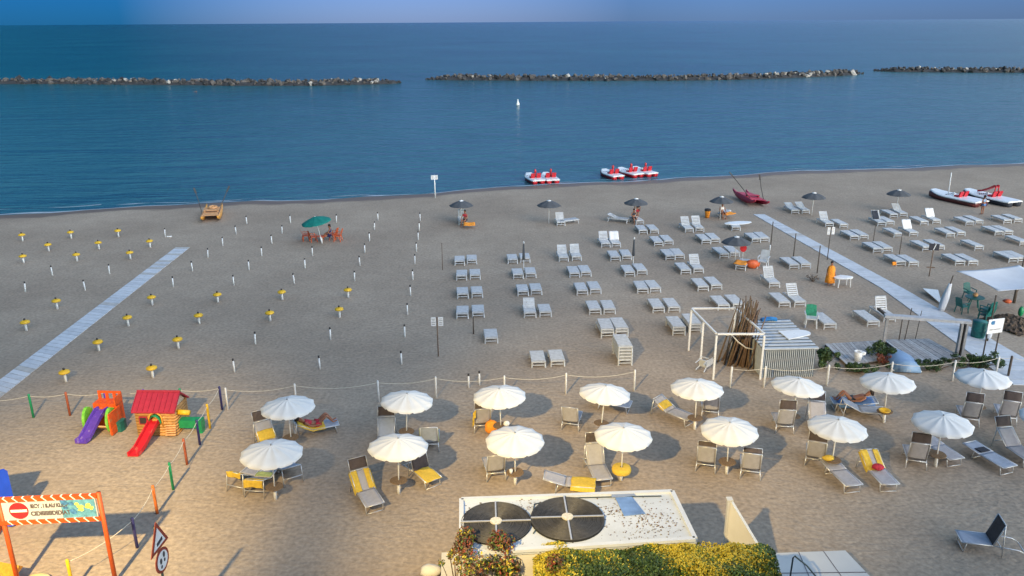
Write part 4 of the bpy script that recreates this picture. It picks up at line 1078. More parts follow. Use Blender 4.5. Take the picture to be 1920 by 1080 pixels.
def twin_board(label, base, hgt, bw_, bh, m="sign_white", pole_m="wood_dark", gap=.06, rz=AX, r=.03):
    q = at(*base); t = thing("sign_post", label, "sign", (q.x, q.y, 0), rz)
    MB().path([(0, 0, -.1), (0, 0, hgt)], r, 7).build("pole", pole_m, t, True)
    for s_ in (-1, 1):
        b = MB().box((s_ * (bw_ / 2 + gap), -.045, hgt - bh / 2), (bw_, .02, bh)).build("board", m, t)
        x = MB(); rr = random.Random(label + str(s_))
        for i in range(4): x.box((s_ * (bw_ / 2 + gap), -.058, hgt - bh * (.2 + .2 * i)), (bw_ * rr.uniform(.5, .8), .004, bh * .05))
        x.build("line_mark", "ink_grey", b)
    return t


twin_board("white twin-board sign on a thin pole beside the tube lines", (822, 668), 2.12, .24, .46, pole_m="wood_brown")
twin_board("white twin-board sign standing at the boardwalk edge", (1551, 487), 2.35, .20, .5)
t = twin_board("white twin-headed post standing at the water's edge", (816, 371), 2.2, .26, .42, pole_m="white_pipe", r=.06)
q = at(1742, 518); t = thing("sign_post", "dark square sign on a thin pole beyond the boardwalk", "sign", (q.x, q.y, 0), RAD(-14))
MB().path([(0, 0, -.1), (0, 0, 2.25)], .03, 7).build("pole", "wood_brown", t, True)
b = MB().box((0, -.05, 2.0), (.60, .03, .44)).build("board", "ink", t); MB().bar((-.02, -.068, 1.80), (.10, -.068, 2.2), .05, .006, V3((0, -1, 0))).build("stroke", "sign_white", b)
MB().box((0, -.02, .62), (.5, .04, .06)).build("crossbar", "wood_brown", t)
q = at(1391, 497); t = thing("round_sign", "red disc sign on a short pole among the orange towels", "sign", (q.x, q.y, 0), RAD(-10))
MB().path([(0, 0, -.1), (0, 0, 1.2)], .02, 6).build("pole", "white_pipe", t, True)
MB().lathe([(.22, 0), (.22, .02)], 22).build("disc", "sign_red", t).matrix_local = Matrix.Translation((0, -.03, 1.22)) @ Matrix.Rotation(RAD(90), 4, 'X') @ Matrix.Scale(1.25, 4, (0, 1, 0))
a, b = at(1841, 677), at(1863.5, 674); d = b - a
t = thing("sign_board", "white board with small blue emblem on two dark legs by the evergreen bush", "sign", (a.x, a.y, 0), math.atan2(d.y, d.x)); L_ = d.length
MB().path([(0, 0, -.1), (0, 0, 2.2)], .035, 7).build("leg", "wood_dark", t, True); MB().path([(L_, 0, -.1), (L_, 0, 2.2)], .035, 7).build("leg", "wood_dark", t, True)
bd = MB().box((L_ / 2, -.05, 1.83), (.92, .025, .74)).build("board", "sign_white", t)
em = MB().lathe([(.10, 0), (.10, .004)], 14); em.build("emblem", mat("emblem_blue", (.03, .17, .36), .5, .4, 12), bd).matrix_local = Matrix.Translation((L_ / 2 - .22, -.064, 2.02)) @ Matrix.Rotation(RAD(90), 4, 'X')
MB().box((L_ / 2 - .16, -.064, 2.02), (.15, .003, .20)).build("patch", "panelblue", bd)
x = MB()
for i in range(16): x.box((L_ / 2 - .32 + i * .042, -.064, 1.66), (.026, .004, random.uniform(.03, .055)))
x.build("lettering", "ink_grey", bd)


# ------------------------------------------------------------------ boats
def hull(mb, L, Wd, Hh, x0=0.0, z0=0.0, nose=.8, flare=.75, k=10):
    secs = []
    for i in range(k + 1):
        u = i / k; y = -L / 2 + L * u
        wf = 1 - max(0, (u - .62) / .38) ** 2 * nose - max(0, (.12 - u) / .12) * .25
        rise = max(0, (u - .6) / .4) ** 2 * Hh * .45
        h = Wd / 2 * wf
        secs.append([(x0 - h * flare, y, z0 + rise * .8), (x0 + h * flare, y, z0 + rise * .8), (x0 + h, y, z0 + Hh * .6 + rise), (x0 + h, y, z0 + Hh + rise), (x0 - h, y, z0 + Hh + rise), (x0 - h, y, z0 + Hh * .6 + rise)])
    mb.loft(secs); return mb


def pedal_boat(label, p, rz, z=0.0, column=True, low=False, hull_m="red", group="red and white pedal boats", L=3.0, Wd=1.55):
    t = thing("pedal_boat", label, "pedal boat", (p.x, p.y, z), rz, group)
    mb = MB()
    for s_ in (-1, 1): hull(mb, L, Wd * .42, .42, s_ * Wd * .28)
    mb.build("hull", hull_m, t, True)
    dk = MB(); secs = []
    for i in range(13):
        u = i / 12; y = -L / 2 - .05 + (L + .12) * u
        wf = 1 - max(0, (u - .6) / .4) ** 2 * .62 - max(0, (.1 - u) / .1) * .12
        rise = max(0, (u - .55) / .45) ** 2 * .2; h = Wd / 2 * wf + .05
        secs.append([(-h, y, .40 + rise), (h, y, .40 + rise), (h, y, .48 + rise), (h * .8, y, .55 + rise), (-h * .8, y, .55 + rise), (-h, y, .48 + rise)])
    dk.loft(secs); dk.build("deck", "white_gel", t, False)
    for s_ in (-1, 1):
        st = MB(); st.box((s_ * .33, -.35, .62), (.46, .5, .16)); st.box((s_ * .33, -.62, .82), (.46, .12, .5), mx=Matrix.Rotation(RAD(18), 3, 'X'))
        st.build("seat", "red", t)
    MB().lathe([(.16, 0), (.12, .22), (.05, .26)], 10, (0, .35, .53)).build("steering_column", "white_gel", t, True)
    if column:
        c = MB().lathe([(.10, 0), (.09, .45), (.13, .6), (.12, .78), (.03, .86)], 9, (.12, -.1, .55)); c.build("rolled_flag", "red", t, True)
    bx = MB()
    for i in range(5): bx.box((-.5 + .25 * i, .75, .585), (.12, .06, .05))
    bx.build("vent_slot", "dark_cap", t)
    return t


PB = [((1001, 340), 18, "red and white pedal boat afloat, left of the two moored together"), ((1030, 339), 12, "red and white pedal boat afloat, right of the two moored together"), ((1146, 332), 22, "red and white pedal boat afloat, standing apart from the pair beside it"), ((1180, 328.5), 30, "red and white pedal boat in the middle of the three afloat"), ((1207, 327), 28, "red and white pedal boat closest to the long shore of the three afloat")]
for i, (p, a, lab) in enumerate(PB):
    q = at(*p, -.25); pedal_boat(lab, q, RAD(a), -.33, column=True, L=3.3, Wd=1.5)
q = V3((41.1, 72.6, 0)); a = pedal_boat("white beached pedal boat with red seats and a slim white mast", q, RAD(24), 0, False, hull_m=mat("hull_dark_red", (.13, .03, .03), .4, .2, 4), group="pedal boats pulled up on the sand", L=5.0, Wd=1.9)
MB().path([(0.1, 1.0, .55), (.1, 1.05, 2.5)], .045, 7).build("mast", "white_pipe", a, True)
q = V3((44.2, 72.6, 0)); a = pedal_boat("white beached pedal boat with a red slide and red seats", q, RAD(20), 0, False, hull_m="dark_cloth", group="pedal boats pulled up on the sand", L=5.0, Wd=1.9)
mb = MB(); secs = []
for y, z in [(-.55, 1.45), (-.35, 1.5), (.2, 1.15), (.8, .85), (1.3, .72)]:
    secs.append([(-.22, y, z + .12), (-.16, y, z), (.16, y, z), (.22, y, z + .12), (.22, y, z - .05), (-.22, y, z - .05)])
mb.loft(secs); mb.path([(-.2, -.5, .55), (-.2, -.5, 1.45)], .05, 6); mb.path([(.2, -.5, .55), (.2, -.5, 1.45)], .05, 6); mb.build("slide", "red", a)


def rescue_boat(label, p, rz, hm, dm, om, buoy=True, roll=0.0, pitch=0.0, z=0.0):
    t = thing("rescue_boat", label, "rescue boat", (p.x, p.y, z), rz); t.rotation_euler = (pitch, roll, rz); t.scale = (1.05, 1.42, 1.15)
    for s_ in (-1, 1):
        mb = MB(); secs = []
        for i in range(13):
            u = i / 12; y = -1.9 + 3.8 * u; e = math.sin(math.pi * min(.97, max(.03, u))) ** .45
            w_ = .16 * e; zz = .30 + .22 * (2 * u - 1) ** 4
            secs.append([(s_ * .62 - w_ * .6, y, zz - .28 * e), (s_ * .62 + w_ * .6, y, zz - .28 * e), (s_ * .62 + w_, y, zz), (s_ * .62 + w_ * .7, y, zz + .12 * e), (s_ * .62 - w_ * .7, y, zz + .12 * e), (s_ * .62 - w_, y, zz)])
        mb.loft(secs); mb.build("hull", hm, t, True)
    dk = MB()
    for i in range(13): dk.box((0, -1.25 + i * .19, .46), (1.4, .15, .03))
    dk.build("deck", dm, t)
    MB().box((0, -.3, .62), (1.15, .34, .05)).box((-.5, -.3, .54), (.06, .3, .14)).box((.5, -.3, .54), (.06, .3, .14)).build("bench", dm, t)
    for s_ in (-1, 1):
        ow = MB().path([(s_ * .62, -1.0, .5), (s_ * .95, .2, 1.15), (s_ * 1.25, 1.1, 1.65)], .03, 6); ow.bar((s_ * 1.23, 1.05, 1.62), (s_ * 1.42, 1.6, 1.92), .13, .03)
        ow.build("oar", om, t)
    if buoy:
        pts = [(.30 * math.cos(k), .75 + .30 * math.sin(k), .56) for k in [2 * math.pi * i / 18 for i in range(19)]]
        MB().path(pts, .085, 8).build("lifebuoy", "deck_orange", t, True)
    return t


rescue_boat("orange wooden twin-hulled rescue boat with oars and lifebuoy near the water", V3((-26.1, 68.3, 0)), RAD(15), "boat_orange", "deck_orange", "wood_dark")
rescue_boat("crimson twin-hulled rescue boat with raised oars by the boardwalk's far end", V3((22.1, 73.0, 0)), RAD(6), "crimson", "crimson", "wood_dark", False, roll=RAD(6), z=.05)
q = at(1700, 694)
t = thing("upturned_boat", "light blue boat lying upturned beside the wooden deck", "boat", (q.x, q.y + .75, 0), RAD(-8))
secs = []
for i in range(11):
    u = i / 10; y = -1.15 + 2.3 * u; e = (1 - max(0, (u - .45) / .55) ** 2 * .8)
    h = .62 * e; secs.append([(-h, y, .05), (h, y, .05), (h, y, .14), (h * .82, y, .42 * e ** .5), (h * .35, y, .56 * e ** .5), (-h * .35, y, .56 * e ** .5), (-h * .82, y, .42 * e ** .5), (-h, y, .14)])
MB().loft(secs).build("hull", "lightblue", t, True)
MB().path([(s[2][0], s[2][1], .12) for s in secs] + [(s[7][0], s[7][1], .12) for s in reversed(secs)], .03, 6).build("gunwale", "white_gel", t, True)
for s_, y in ((-.3, -.7), (.3, -.7), (0, .6)): MB().box((s_, y, .03), (.12, .12, .10)).build("block", "wood_dark", t)
q = at(971, 197, -.25); t = thing("buoy", "small white buoy afloat off the beach", "buoy", (q.x, q.y, -.25))
MB().lathe([(.2, -.15), (.36, .05), (.33, .3), (.14, .7), (.1, .95)], 12).build("float", "foam_white", t, True); MB().lathe([(.13, .95), (.13, 1.1), (.03, 1.16)], 10).build("top_mark", "foam_white", t, True)
q = at(1380, 421); secs = []
t = MB()
for i in range(13):
    u = i / 12; y = -1.15 + 2.3 * u; h = .36 * math.sin(math.pi * min(.98, max(.02, u))) ** .5
    secs.append([(-h, y, 0), (h, y, 0), (h, y, .05), (-h, y, .05)])
t.loft(secs); SURF = t.mesh("surfboard", "white_gel")
o = bpy.data.objects.new("surfboard", SURF); COL.objects.link(o); p_ = at(1388, 432); o.location = (p_.x, p_.y + .8, .40); o.rotation_euler = (0, RAD(5), RAD(-78)); tag(o, "pale pointed surfboard lying across the sunbed near the red boat", "surfboard")


# ------------------------------------------------------------------ kiosk with solar coils, hedge, patio
def kiosk():
    z = 2.3
    c = [at(862, 935, z), at(1263, 920, z), at(1307, 1010, z), at(862, 1038, z)]
    poly = [(p.x, p.y) for p in reversed(c)]           # counter-clockwise
    ctr = V3((sum(p[0] for p in poly) / 4, sum(p[1] for p in poly) / 4, 0))
    t = thing("kiosk", "low white flat-roofed kiosk carrying two black hose coils", "kiosk", (ctr.x, ctr.y, 0))
    L = [(x - ctr.x, y - ctr.y) for x, y in poly]
    ins = [(x * .985, y * .965) for x, y in L]
    MB().prism(ins, 0, z - .16).build("wall", "plaster", t)
    rf = MB().prism(L, z - .16, z - .05); rf.build("roof", "roofwhite", t)
    rim = MB(); Ls = [V3((x, y, z - .02)) for x, y in L]
    for a, b in zip(Ls, Ls[1:] + Ls[:1]): rim.bar(a * .985 + V3((0, 0, (z - .02) * .015)), b * .985 + V3((0, 0, (z - .02) * .015)), .13, .09)
    rim.build("rim", mat("rim_white", (.56, .59, .64), .5, .04, 2), t)
    return z


KZ = kiosk()
hp = [at(1000, 1000, KZ - .02), at(1010, 985, KZ - .02), at(998, 965, KZ - .02), at(1002, 945, KZ - .02), at(1060, 934, KZ - .02), at(1130, 932, KZ - .02), at(1240, 930, KZ - .02)]
tag(MB().path(hp, .018, 6).build("roof_pipe", "rail", None, True), "thin dark pipe running along the back of the kiosk roof between the coils", "pipe")


def coil(label, px, r_):
    q = at(*px, KZ + .03)
    t = thing("solar_coil", label, "solar heater", (q.x, q.y, KZ - .045), RAD(2), "black solar hose coils")
    MB().lathe([(r_, 0), (r_, .04)], 48).build("base_disc", mat("coil_base", (.016, .016, .017), .6, .3, 6), t)
    cl = MB(); rr = random.Random(label); n = 24
    for k in range(n):
        rad = .16 + (r_ - .18) * k / (n - 1) + rr.uniform(-.006, .006); m_ = 44
        pts = [(rad * math.cos(2 * math.pi * j / m_), rad * math.sin(2 * math.pi * j / m_), .062 + rr.uniform(-.003, .003)) for j in range(m_ + 1)]
        cl.path(pts, .0165, 5, caps=False)
    cl.build("hose", "coil", t, True)
    cb = MB(); cb.box((0, 0, .10), (2 * r_ - .03, .045, .03)); cb.box((0, (r_ + .03) / 2, .10), (.045, r_ - .05, .03)); cb.box((0, -(r_ + .03) / 2, .10), (.045, r_ - .05, .03))
    cb.build("crossbar", "alu", t)
    MB().lathe([(.17, .085), (.17, .118), (.12, .124)], 20).build("hub", mat("hub_cream", (.60, .56, .48), .6, .25, 20, spots=(18, .62, (.32, .27, .2))), t)
    return t


coil("black hose coil on the kiosk roof, next to its outer corner and the red-leaved shrub", (930, 978), 1.02)
coil("black hose coil on the kiosk roof, the one beside the blue sheet", (1064, 970), 1.08)
z = KZ - .045
a = [at(1152, 931, z), at(1180, 927, z), at(1209, 964, z), at(1170, 968, z)]
o = MB().add([(p.x, p.y, z + .03) for p in a] + [(p.x, p.y, z) for p in a], [(3, 2, 1, 0), (4, 5, 6, 7), (0, 1, 5, 4), (1, 2, 6, 5), (2, 3, 7, 6), (3, 0, 4, 7)]).build("blue_sheet", "panelblue"); tag(o, "blue plastic sheet lying on the kiosk roof", "plastic sheet")
a = [at(1146, 926, z + .035), at(1188, 924, z + .035), at(1190, 930, z + .035), at(1147, 933, z + .035)]
o = MB().add([(p.x, p.y, z + .055) for p in a] + [(p.x, p.y, z + .033) for p in a], [(3, 2, 1, 0), (4, 5, 6, 7), (0, 1, 5, 4), (1, 2, 6, 5), (2, 3, 7, 6), (3, 0, 4, 7)]).build("grey_board", mat("board_grey_blue", (.24, .29, .40), .5, .1, 4)); tag(o, "grey board across the top of the blue sheet on the roof", "board")
wr = MB(); rr = random.Random(8)
for i in range(420):
    u, v = (rr.gauss(1225, 28), rr.gauss(980, 14)) if i < 210 else ((rr.gauss(1150, 14), rr.gauss(955, 7)) if i < 270 else ((rr.gauss(985, 14), rr.gauss(945, 9)) if i < 340 else (rr.uniform(1120, 1290), rr.uniform(930, 1008))))
    if not (940 < u < 1290 and 928 < v < 1010) or u > 1255 + (v - 925) * .45: continue
    p = at(u, v, KZ - .045); s_ = rr.uniform(.008, .03); a = rr.uniform(0, 6)
    wr.add([(p.x + s_ * math.cos(a + k) * rr.uniform(.6, 1.5), p.y + s_ * math.sin(a + k), KZ - .041 + .012 * (k < 3)) for k in (0, 1.5, 3, 4.6)], [(0, 1, 2, 3)])
tag(wr.build("dry_leaves", "leaf_brown"), kind="stuff")

# sloping white wall end with its post
tp = at(1372, 938, 2.0); e = at(1428, 1032, .85)
t = thing("wing_wall", "white wing wall with sloping top beside the kiosk", "wall", (tp.x, tp.y, 0)); d = e - tp
n_ = V3((d.y, -d.x, 0)).normalized() * .05
ps = [V3((0, 0, 0)), V3((d.x, d.y, 0)), V3((d.x, d.y, .85)), V3((0, 0, 1.98))]
MB().add([p + n_ for p in ps] + [p - n_ for p in ps], [(0, 1, 2, 3), (7, 6, 5, 4), (0, 4, 5, 1), (1, 5, 6, 2), (2, 6, 7, 3), (3, 7, 4, 0)]).build("panel", "plaster", t)
MB().box((-.06, .03, 1.0), (.12, .14, 2.0)).box((-.06, .03, 2.02), (.18, .2, .05)).build("post", "plaster", t)


def leafmass(name, label, cat, n, sampler, mats, weights, size, core=None, seed=1):
    r = random.Random(seed); mb = MB(); t = thing(name, label, cat)
    for i in range(n):
        p, nrm, hint = sampler(r)
        ax = (nrm + V3((r.gauss(0, .7), r.gauss(0, .7), r.gauss(0, .7)))).normalized()
        x = ax.cross(V3((r.random() - .5, r.random() - .5, r.random() - .5))).normalized(); y = ax.cross(x)
        s_ = size * r.uniform(.6, 1.35); w_ = weights(p, hint, r)
        mb.cur = w_
        mb.add([p - x * s_, p + y * s_ * .5 + ax * s_ * .12, p + x * s_, p - y * s_ * .5 + ax * s_ * .12], [(0, 1, 2, 3)])
    mb.build("foliage", mats, t)
    if core: core(t)
    return t


ha, hb, hc, hdd = at(1002, 1012, 2.25), at(1436, 1008, 2.25), at(1452, 1100, 2.1), at(985, 1100, 2.1)


def hedge():
    x0, x1 = ha.x - .05, hb.x + .06; y1 = (ha.y + hb.y) / 2; y0 = y1 - 1.5; zt = 2.2
    def nz(x, y, z): return .07 * math.sin(x * 2.1 + y * 3) + .06 * math.sin(x * 5.3 + z * 4 + 1) + .05 * math.sin(y * 6 + x * 1.7)
    def samp(r):
        f = r.random(); 
        if f < .55: x, y = r.uniform(x0, x1), r.uniform(y0, y1); p = V3((x, y, zt + nz(x, y, 0))); n = V3((0, 0, 1))
        elif f < .72: x, z_ = r.uniform(x0, x1), r.uniform(1.0, zt); p = V3((x, y0 - nz(x, 0, z_), z_)); n = V3((0, -1, 0))
        elif f < .86: x, z_ = r.uniform(x0, x1), r.uniform(1.0, zt); p = V3((x, y1 + nz(x, 1, z_), z_)); n = V3((0, 1, 0))
        else: y, z_ = r.uniform(y0, y1), r.uniform(.6, zt); p = V3((x1 + nz(y, 2, z_), y, z_)); n = V3((1, 0, 0))
        # rounded shoulders
        for lo, hi, ix in ((x0, x1, 0), (y0, y1, 1)):
            dd = min(p[ix] - lo, hi - p[ix])
            if dd < .25 and p.z > zt - .3: p.z -= (.25 - max(dd, 0)) * .55
        p -= n * abs(r.gauss(0, .07))
        return p, n, 0
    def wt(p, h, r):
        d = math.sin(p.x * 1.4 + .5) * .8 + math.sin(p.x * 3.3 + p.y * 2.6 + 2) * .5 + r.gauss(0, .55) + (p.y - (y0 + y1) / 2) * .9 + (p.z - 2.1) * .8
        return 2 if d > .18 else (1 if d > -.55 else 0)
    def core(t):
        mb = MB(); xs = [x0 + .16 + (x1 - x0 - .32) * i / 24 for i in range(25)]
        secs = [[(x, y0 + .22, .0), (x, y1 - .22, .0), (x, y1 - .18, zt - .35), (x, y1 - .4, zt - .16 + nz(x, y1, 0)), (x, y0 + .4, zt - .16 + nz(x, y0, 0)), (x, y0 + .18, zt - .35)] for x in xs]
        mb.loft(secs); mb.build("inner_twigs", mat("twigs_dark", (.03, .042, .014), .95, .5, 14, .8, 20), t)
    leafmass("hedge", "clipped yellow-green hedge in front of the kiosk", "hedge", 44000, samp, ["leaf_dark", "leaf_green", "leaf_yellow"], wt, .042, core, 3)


hedge()


def shrub(label, ctr, rx, ry, z0, z1, n, mats, wts, size, seed, name="shrub", cat="shrub", flat=1.0):
    r0 = random.Random(seed + 50)
    clumps = [(V3((ctr.x + r0.gauss(0, rx * .5), ctr.y + r0.gauss(0, ry * .5), z0 + (z1 - z0) * r0.uniform(.25, .95))), r0.uniform(.25, .5) * min(rx, ry)) for _ in range(max(6, int(14 * flat)))]
    def samp(r):
        c, s_ = r.choice(clumps); d = V3((r.gauss(0, 1), r.gauss(0, 1), r.gauss(0, .8))).normalized()
        p = c + d * s_ * (r.random() ** .4); p.z = max(p.z, .02); return p, d, clumps.index((c, s_))
    def wt(p, h, r): 
        k = r.random() + (h % 5 - 2) * .07; acc = 0
        for i, w_ in enumerate(wts):
            acc += w_
            if k < acc: return i
        return len(wts) - 1
    def core(t):
        mb = MB()
        for c, s_ in clumps: mb.path([V3((ctr.x, ctr.y, 0)) + V3((r0.gauss(0, .1 * rx), r0.gauss(0, .1 * ry), 0)), (V3((ctr.x, ctr.y, 0)) + c) / 2 + V3((0, 0, .05)), c], .022, 5, .008)
        mb.build("branches", "bark", t)
    return leafmass(name, label, cat, n, samp, mats, wt, size, core, seed)


q = at(925, 1062, 1.9)
shrub("red-leaved shrub leaning over the kiosk's front corner", V3((q.x, q.y, 0)), 1.25, .9, 1.2, 2.75, 5200, ["leaf_red", "leaf_brown", "leaf_green", "leaf_yellow"], (.22, .38, .30, .10), .05, 21)
q = at(855, 1052, 1.5); shrub("thin leggy shrub sprig before the cream patio wall", V3((q.x, q.y, 0)), .35, .3, .9, 1.9, 260, ["leaf_brown", "leaf_green", "leaf_yellow"], (.4, .35, .25), .045, 22, flat=.5)
GR = ["leaf_dark", "leaf_green", "leaf_yellow"]
q = at(1648, 672); shrub("spiky evergreen bush at the thin leg of the grey pergola", q, .6, .5, .1, .85, 1500, ["leaf_dark", "leaf_green"], (.75, .25), .06, 23)
q = at(1656, 684); shrub("low red-flowering plant beside the grey pergola", q, .4, .3, .05, .45, 500, ["leaf_red", "leaf_brown"], (.75, .25), .05, 24)
q = at(1612, 698); shrub("low dark evergreen hedge before the first wooden deck", q, 1.0, .35, .05, .45, 2200, ["leaf_dark", "leaf_green"], (.75, .25), .055, 25, flat=2)
q = at(1758, 694); shrub("low dark evergreen strip between upturned boat and white post", q, 1.0, .35, .05, .5, 2200, ["leaf_dark", "leaf_green"], (.78, .22), .055, 26, flat=2)
q = at(1833, 692); shrub("rounded evergreen bush under the two-legged white sign", q, .9, .5, .05, .65, 2600, ["leaf_dark", "leaf_green"], (.72, .28), .055, 27, flat=2)
q = at(1545, 690); shrub("dark evergreen bush at the corner of the corrugated hut", q, .5, .45, .05, .9, 1700, ["leaf_dark", "leaf_green"], (.75, .25), .06, 28)
q = at(1523, 528); shrub("dry grey weeds around the third boardwalk pole", q, .6, .4, .02, .45, 260, ["leaf_brown", "rock_pale"], (.6, .4), .04, 29, flat=.6)


def slab(name, label, cat, px, z0, z1, m, seams=None):
    a = [at(*p, z1) for p in px]; poly = [(p.x, p.y) for p in a]
    area = sum(poly[i][0] * poly[(i + 1) % len(poly)][1] - poly[(i + 1) % len(poly)][0] * poly[i][1] for i in range(len(poly)))
    if area < 0: poly = poly[::-1]
    o = MB().prism(poly, z0, z1).build(name, m); return tag(o, label, cat, kind="structure"), a


pt, a = slab("patio", "", None, [(1448, 1037), (1585, 1032), (1650, 1100), (1455, 1100)], -.05, .30, "tile")
sm = MB()
for u in (.36, .70): p0 = a[0].lerp(a[1], u); p1 = a[3].lerp(a[2], u); sm.bar((p0.x, p0.y, .305), (p1.x, p1.y, .305), .02, .006)
p0 = a[0].lerp(a[3], .62); p1 = a[1].lerp(a[2], .62); sm.bar((p0.x, p0.y, .3065), (p1.x, p1.y, .3065), .03, .006)
sm.build("seam", "ink_grey", pt)
pt2, a2 = slab("terrace", "", None, [(828, 1036), (866, 1034), (866, 1110), (826, 1110)], -.05, .5, "plaster")
q = at(1480, 1092, .3); q2 = at(1530, 1092, .3)
t = thing("handrail", "dark bent handrail on the tiled patio", "handrail", (q.x, q.y, .3)); d = q2 - q
MB().path([(0, 0, 0), (.02, .0, .85), (.06, .0, .92), (d.x * .55, d.y * .5 - .05, .62), (d.x * 1.1, d.y - .1, .1)], .025, 7).build("rail", "rail", t, True)
q = at(808, 1080); lump("white_stone", "rounded white stone beside the cream terrace", "stone", q, 0, .28, (1.2, .8, .7), "plaster", 31)


# ------------------------------------------------------------------ gazebo frame, pole bundle, hut, decks, pergola, sails
def gazebo():
    hz = 2.25
    bs = [at(1291, 657), at(1337, 711), at(1425, 711)]
    A, C, D = bs; B = A + (D - C)
    t = thing("gazebo_frame", "bare white gazebo frame beside the bundle of poles", "gazebo", (C.x, C.y, 0))
    L = [p - C for p in (A, C, D, B)]; mid = (L[0] + L[1]) / 2
    for p in L + [V3((mid.x, mid.y, 0))]: MB().box((p.x, p.y, hz / 2 - .05), (.085, .085, hz)).build("post", "white_pipe", t)
    for a, b in zip(L, L[1:] + L[:1]):
        d = (b - a).normalized() * .045
        MB().bar(a + d + V3((0, 0, hz + .035)), b - d + V3((0, 0, hz + .035)), .08, .08).build("beam", "white_pipe", t)
    return t


gazebo()


def pole_bundle():
    q = at(1383, 683)
    t = thing("pole_bundle", "upright bundle of rough brown poles leaning together beside the hut", "pole bundle", (q.x, q.y, 0)); r = random.Random(6)
    for i in range(52):
        bx, by = r.gauss(-.05, .42), r.gauss(.1, .28); L = r.uniform(2.0, 3.3)
        tx = bx * .55 + .42 + r.gauss(0, .2); ty = by + .35 + r.gauss(0, .15)
        MB().path([(bx, by, 0), (bx + (tx - bx) * .5 + r.gauss(0, .02), by + (ty - by) * .5, L * .5), (tx, ty, L)], r.uniform(.032, .052), 6, .024).build("stick", ["wood_brown", "wood_brown", "thatch", "wood_dark"][i % 4], t, True)
    pts = [(-.75, -.28, 1.65), (-.55, -.35, 1.72), (-.2, -.40, 1.35), (.2, -.42, 1.05), (.55, -.38, .95), (.8, -.2, .8)]
    MB().path(pts, .035, 6).build("binding", "rope", t, True)


pole_bundle()


def hut():
    z = 1.42
    fl, fr_ = at(1428, 708), at(1524, 706); bl = at(1404, 668); 
    d = (fr_ - fl); rz = math.atan2(d.y, d.x); Wd = d.length
    t = thing("hut", "low corrugated grey-blue hut with white striped roof", "hut", (fl.x, fl.y, 0), rz); Dp = 3.7
    mb = MB(); n = 52
    for face in range(4):
        for i in range(n if face % 2 == 0 else 66):
            k = n if face % 2 == 0 else 66; u0, u1 = i / k, (i + 1) / k; o_ = .0 if i % 2 else .035; mb.cur = i % 2; wk = .62 if i % 2 == 0 else 1.38
            if face == 0: mb.box(((u0 + u1) / 2 * Wd, .02 - o_ / 2, z / 2), (Wd / k * wk - .002, .04 + o_, z))
            elif face == 2: mb.box(((u0 + u1) / 2 * Wd, Dp - .02, z / 2), (Wd / k, .04, z))
            elif face == 1: mb.box((Wd - .02 + o_ / 2, .06 + (u0 + u1) / 2 * (Dp - .12), z / 2), (.04 + o_, (Dp - .12) / k, z))
            else: mb.box((.02 - o_ / 2, .06 + (u0 + u1) / 2 * (Dp - .12), z / 2), (.04 + o_, (Dp - .12) / k, z))
    mb.build("wall", ["corr_light", "corr_dark"], t)
    rf = MB(); k = 20
    for i in range(k):
        y0 = -.1 + (Dp + .2) * i / k; y1 = -.1 + (Dp + .2) * (i + 1) / k; rf.cur = i % 2
        rf.box((Wd / 2, (y0 + y1) / 2, z + .03 + (.03 if i % 2 == 0 else 0)), (Wd + .16, (y1 - y0), .06))
    rf.build("roof", ["corr_light", "corr_dark"], t)
    rb = MB(); pts = [(Wd * .55, 2.0)] + [(Wd + .02 + .36 * math.cos(a), 1.72 + .36 * math.sin(a)) for a in [RAD(x) for x in range(95, -60, -14)]] + [(Wd * .6, .9)]
    bd = MB().prism([(x, y) for x, y in reversed(pts)], z + .10, z + .14); o = bd.build("paddle_board", "white_gel"); o.matrix_world = t.matrix_basis; tag(o, "white round-ended board lying on the hut roof", "board")
    o = MB().sheet(lambda u, v: (Wd * .42 + u * .75, Dp - .35 + v * .35, z + .22 + .06 * math.sin(3 * u) + .05 * math.sin(5 * v)), 6, 4, .12).build("blue_bag", mat("blue_vinyl", (.02, .16, .42), .4, .3, 6)); o.matrix_world = t.matrix_basis; tag(o, "bright blue folded airbed on the far edge of the hut roof", "airbed")


hut()


def deck(label, px, n, seed):
    c = [at(*p) for p in px]; r = random.Random(seed); t = thing("wooden_deck", label, "deck", c[0], 0); o0 = c[0]; mb = MB()
    for i in range(n):
        u0, u1 = i / n, (i + .9) / n
        p = [c[0].lerp(c[1], u0) - o0, c[0].lerp(c[1], u1) - o0, c[3].lerp(c[2], u1) - o0, c[3].lerp(c[2], u0) - o0]
        zt = .16 + r.uniform(-.006, .006); mb.cur = 0 if r.random() < .6 else 1
        mb.add([(q.x, q.y, zt) for q in p] + [(q.x, q.y, zt - .04) for q in p], [(0, 1, 2, 3), (0, 4, 5, 1), (1, 5, 6, 2), (2, 6, 7, 3), (3, 7, 4, 0)])
    mb.build("planking", ["wood_grey", mat("wood_grey_light", (.36, .37, .39), .85, .2, 5, .3, 30)], t)
    jb = MB(); jb.bar(c[3] - o0 + V3((0, .06, .05)), c[2] - o0 + V3((0, .06, .05)), .08, .10); jb.bar(c[0] - o0 + V3((0, -.06, .05)), c[1] - o0 + V3((0, -.06, .05)), .08, .10); jb.build("joist", "wood_dark", t)


deck("grey plank deck under the pergola beside the boardwalk", [(1656, 642), (1741, 640), (1802, 674), (1718, 688)], 16, 1)
deck("grey plank deck between hut and pergola with a white bin", [(1546, 650), (1648, 643), (1668, 678), (1588, 690)], 16, 2)
q = at(1607, 682); t = thing("white_bin", "white plastic bin standing on the wooden deck", "bin", (q.x, q.y, .16)); MB().lathe([(.16, 0), (.21, .5), (.19, .5), (.15, .06)], 14).build("tub", "white_gel", t, True); MB().box((.18, 0, .42), (.16, .3, .14), .4).build("lid", "white_cloth", t)


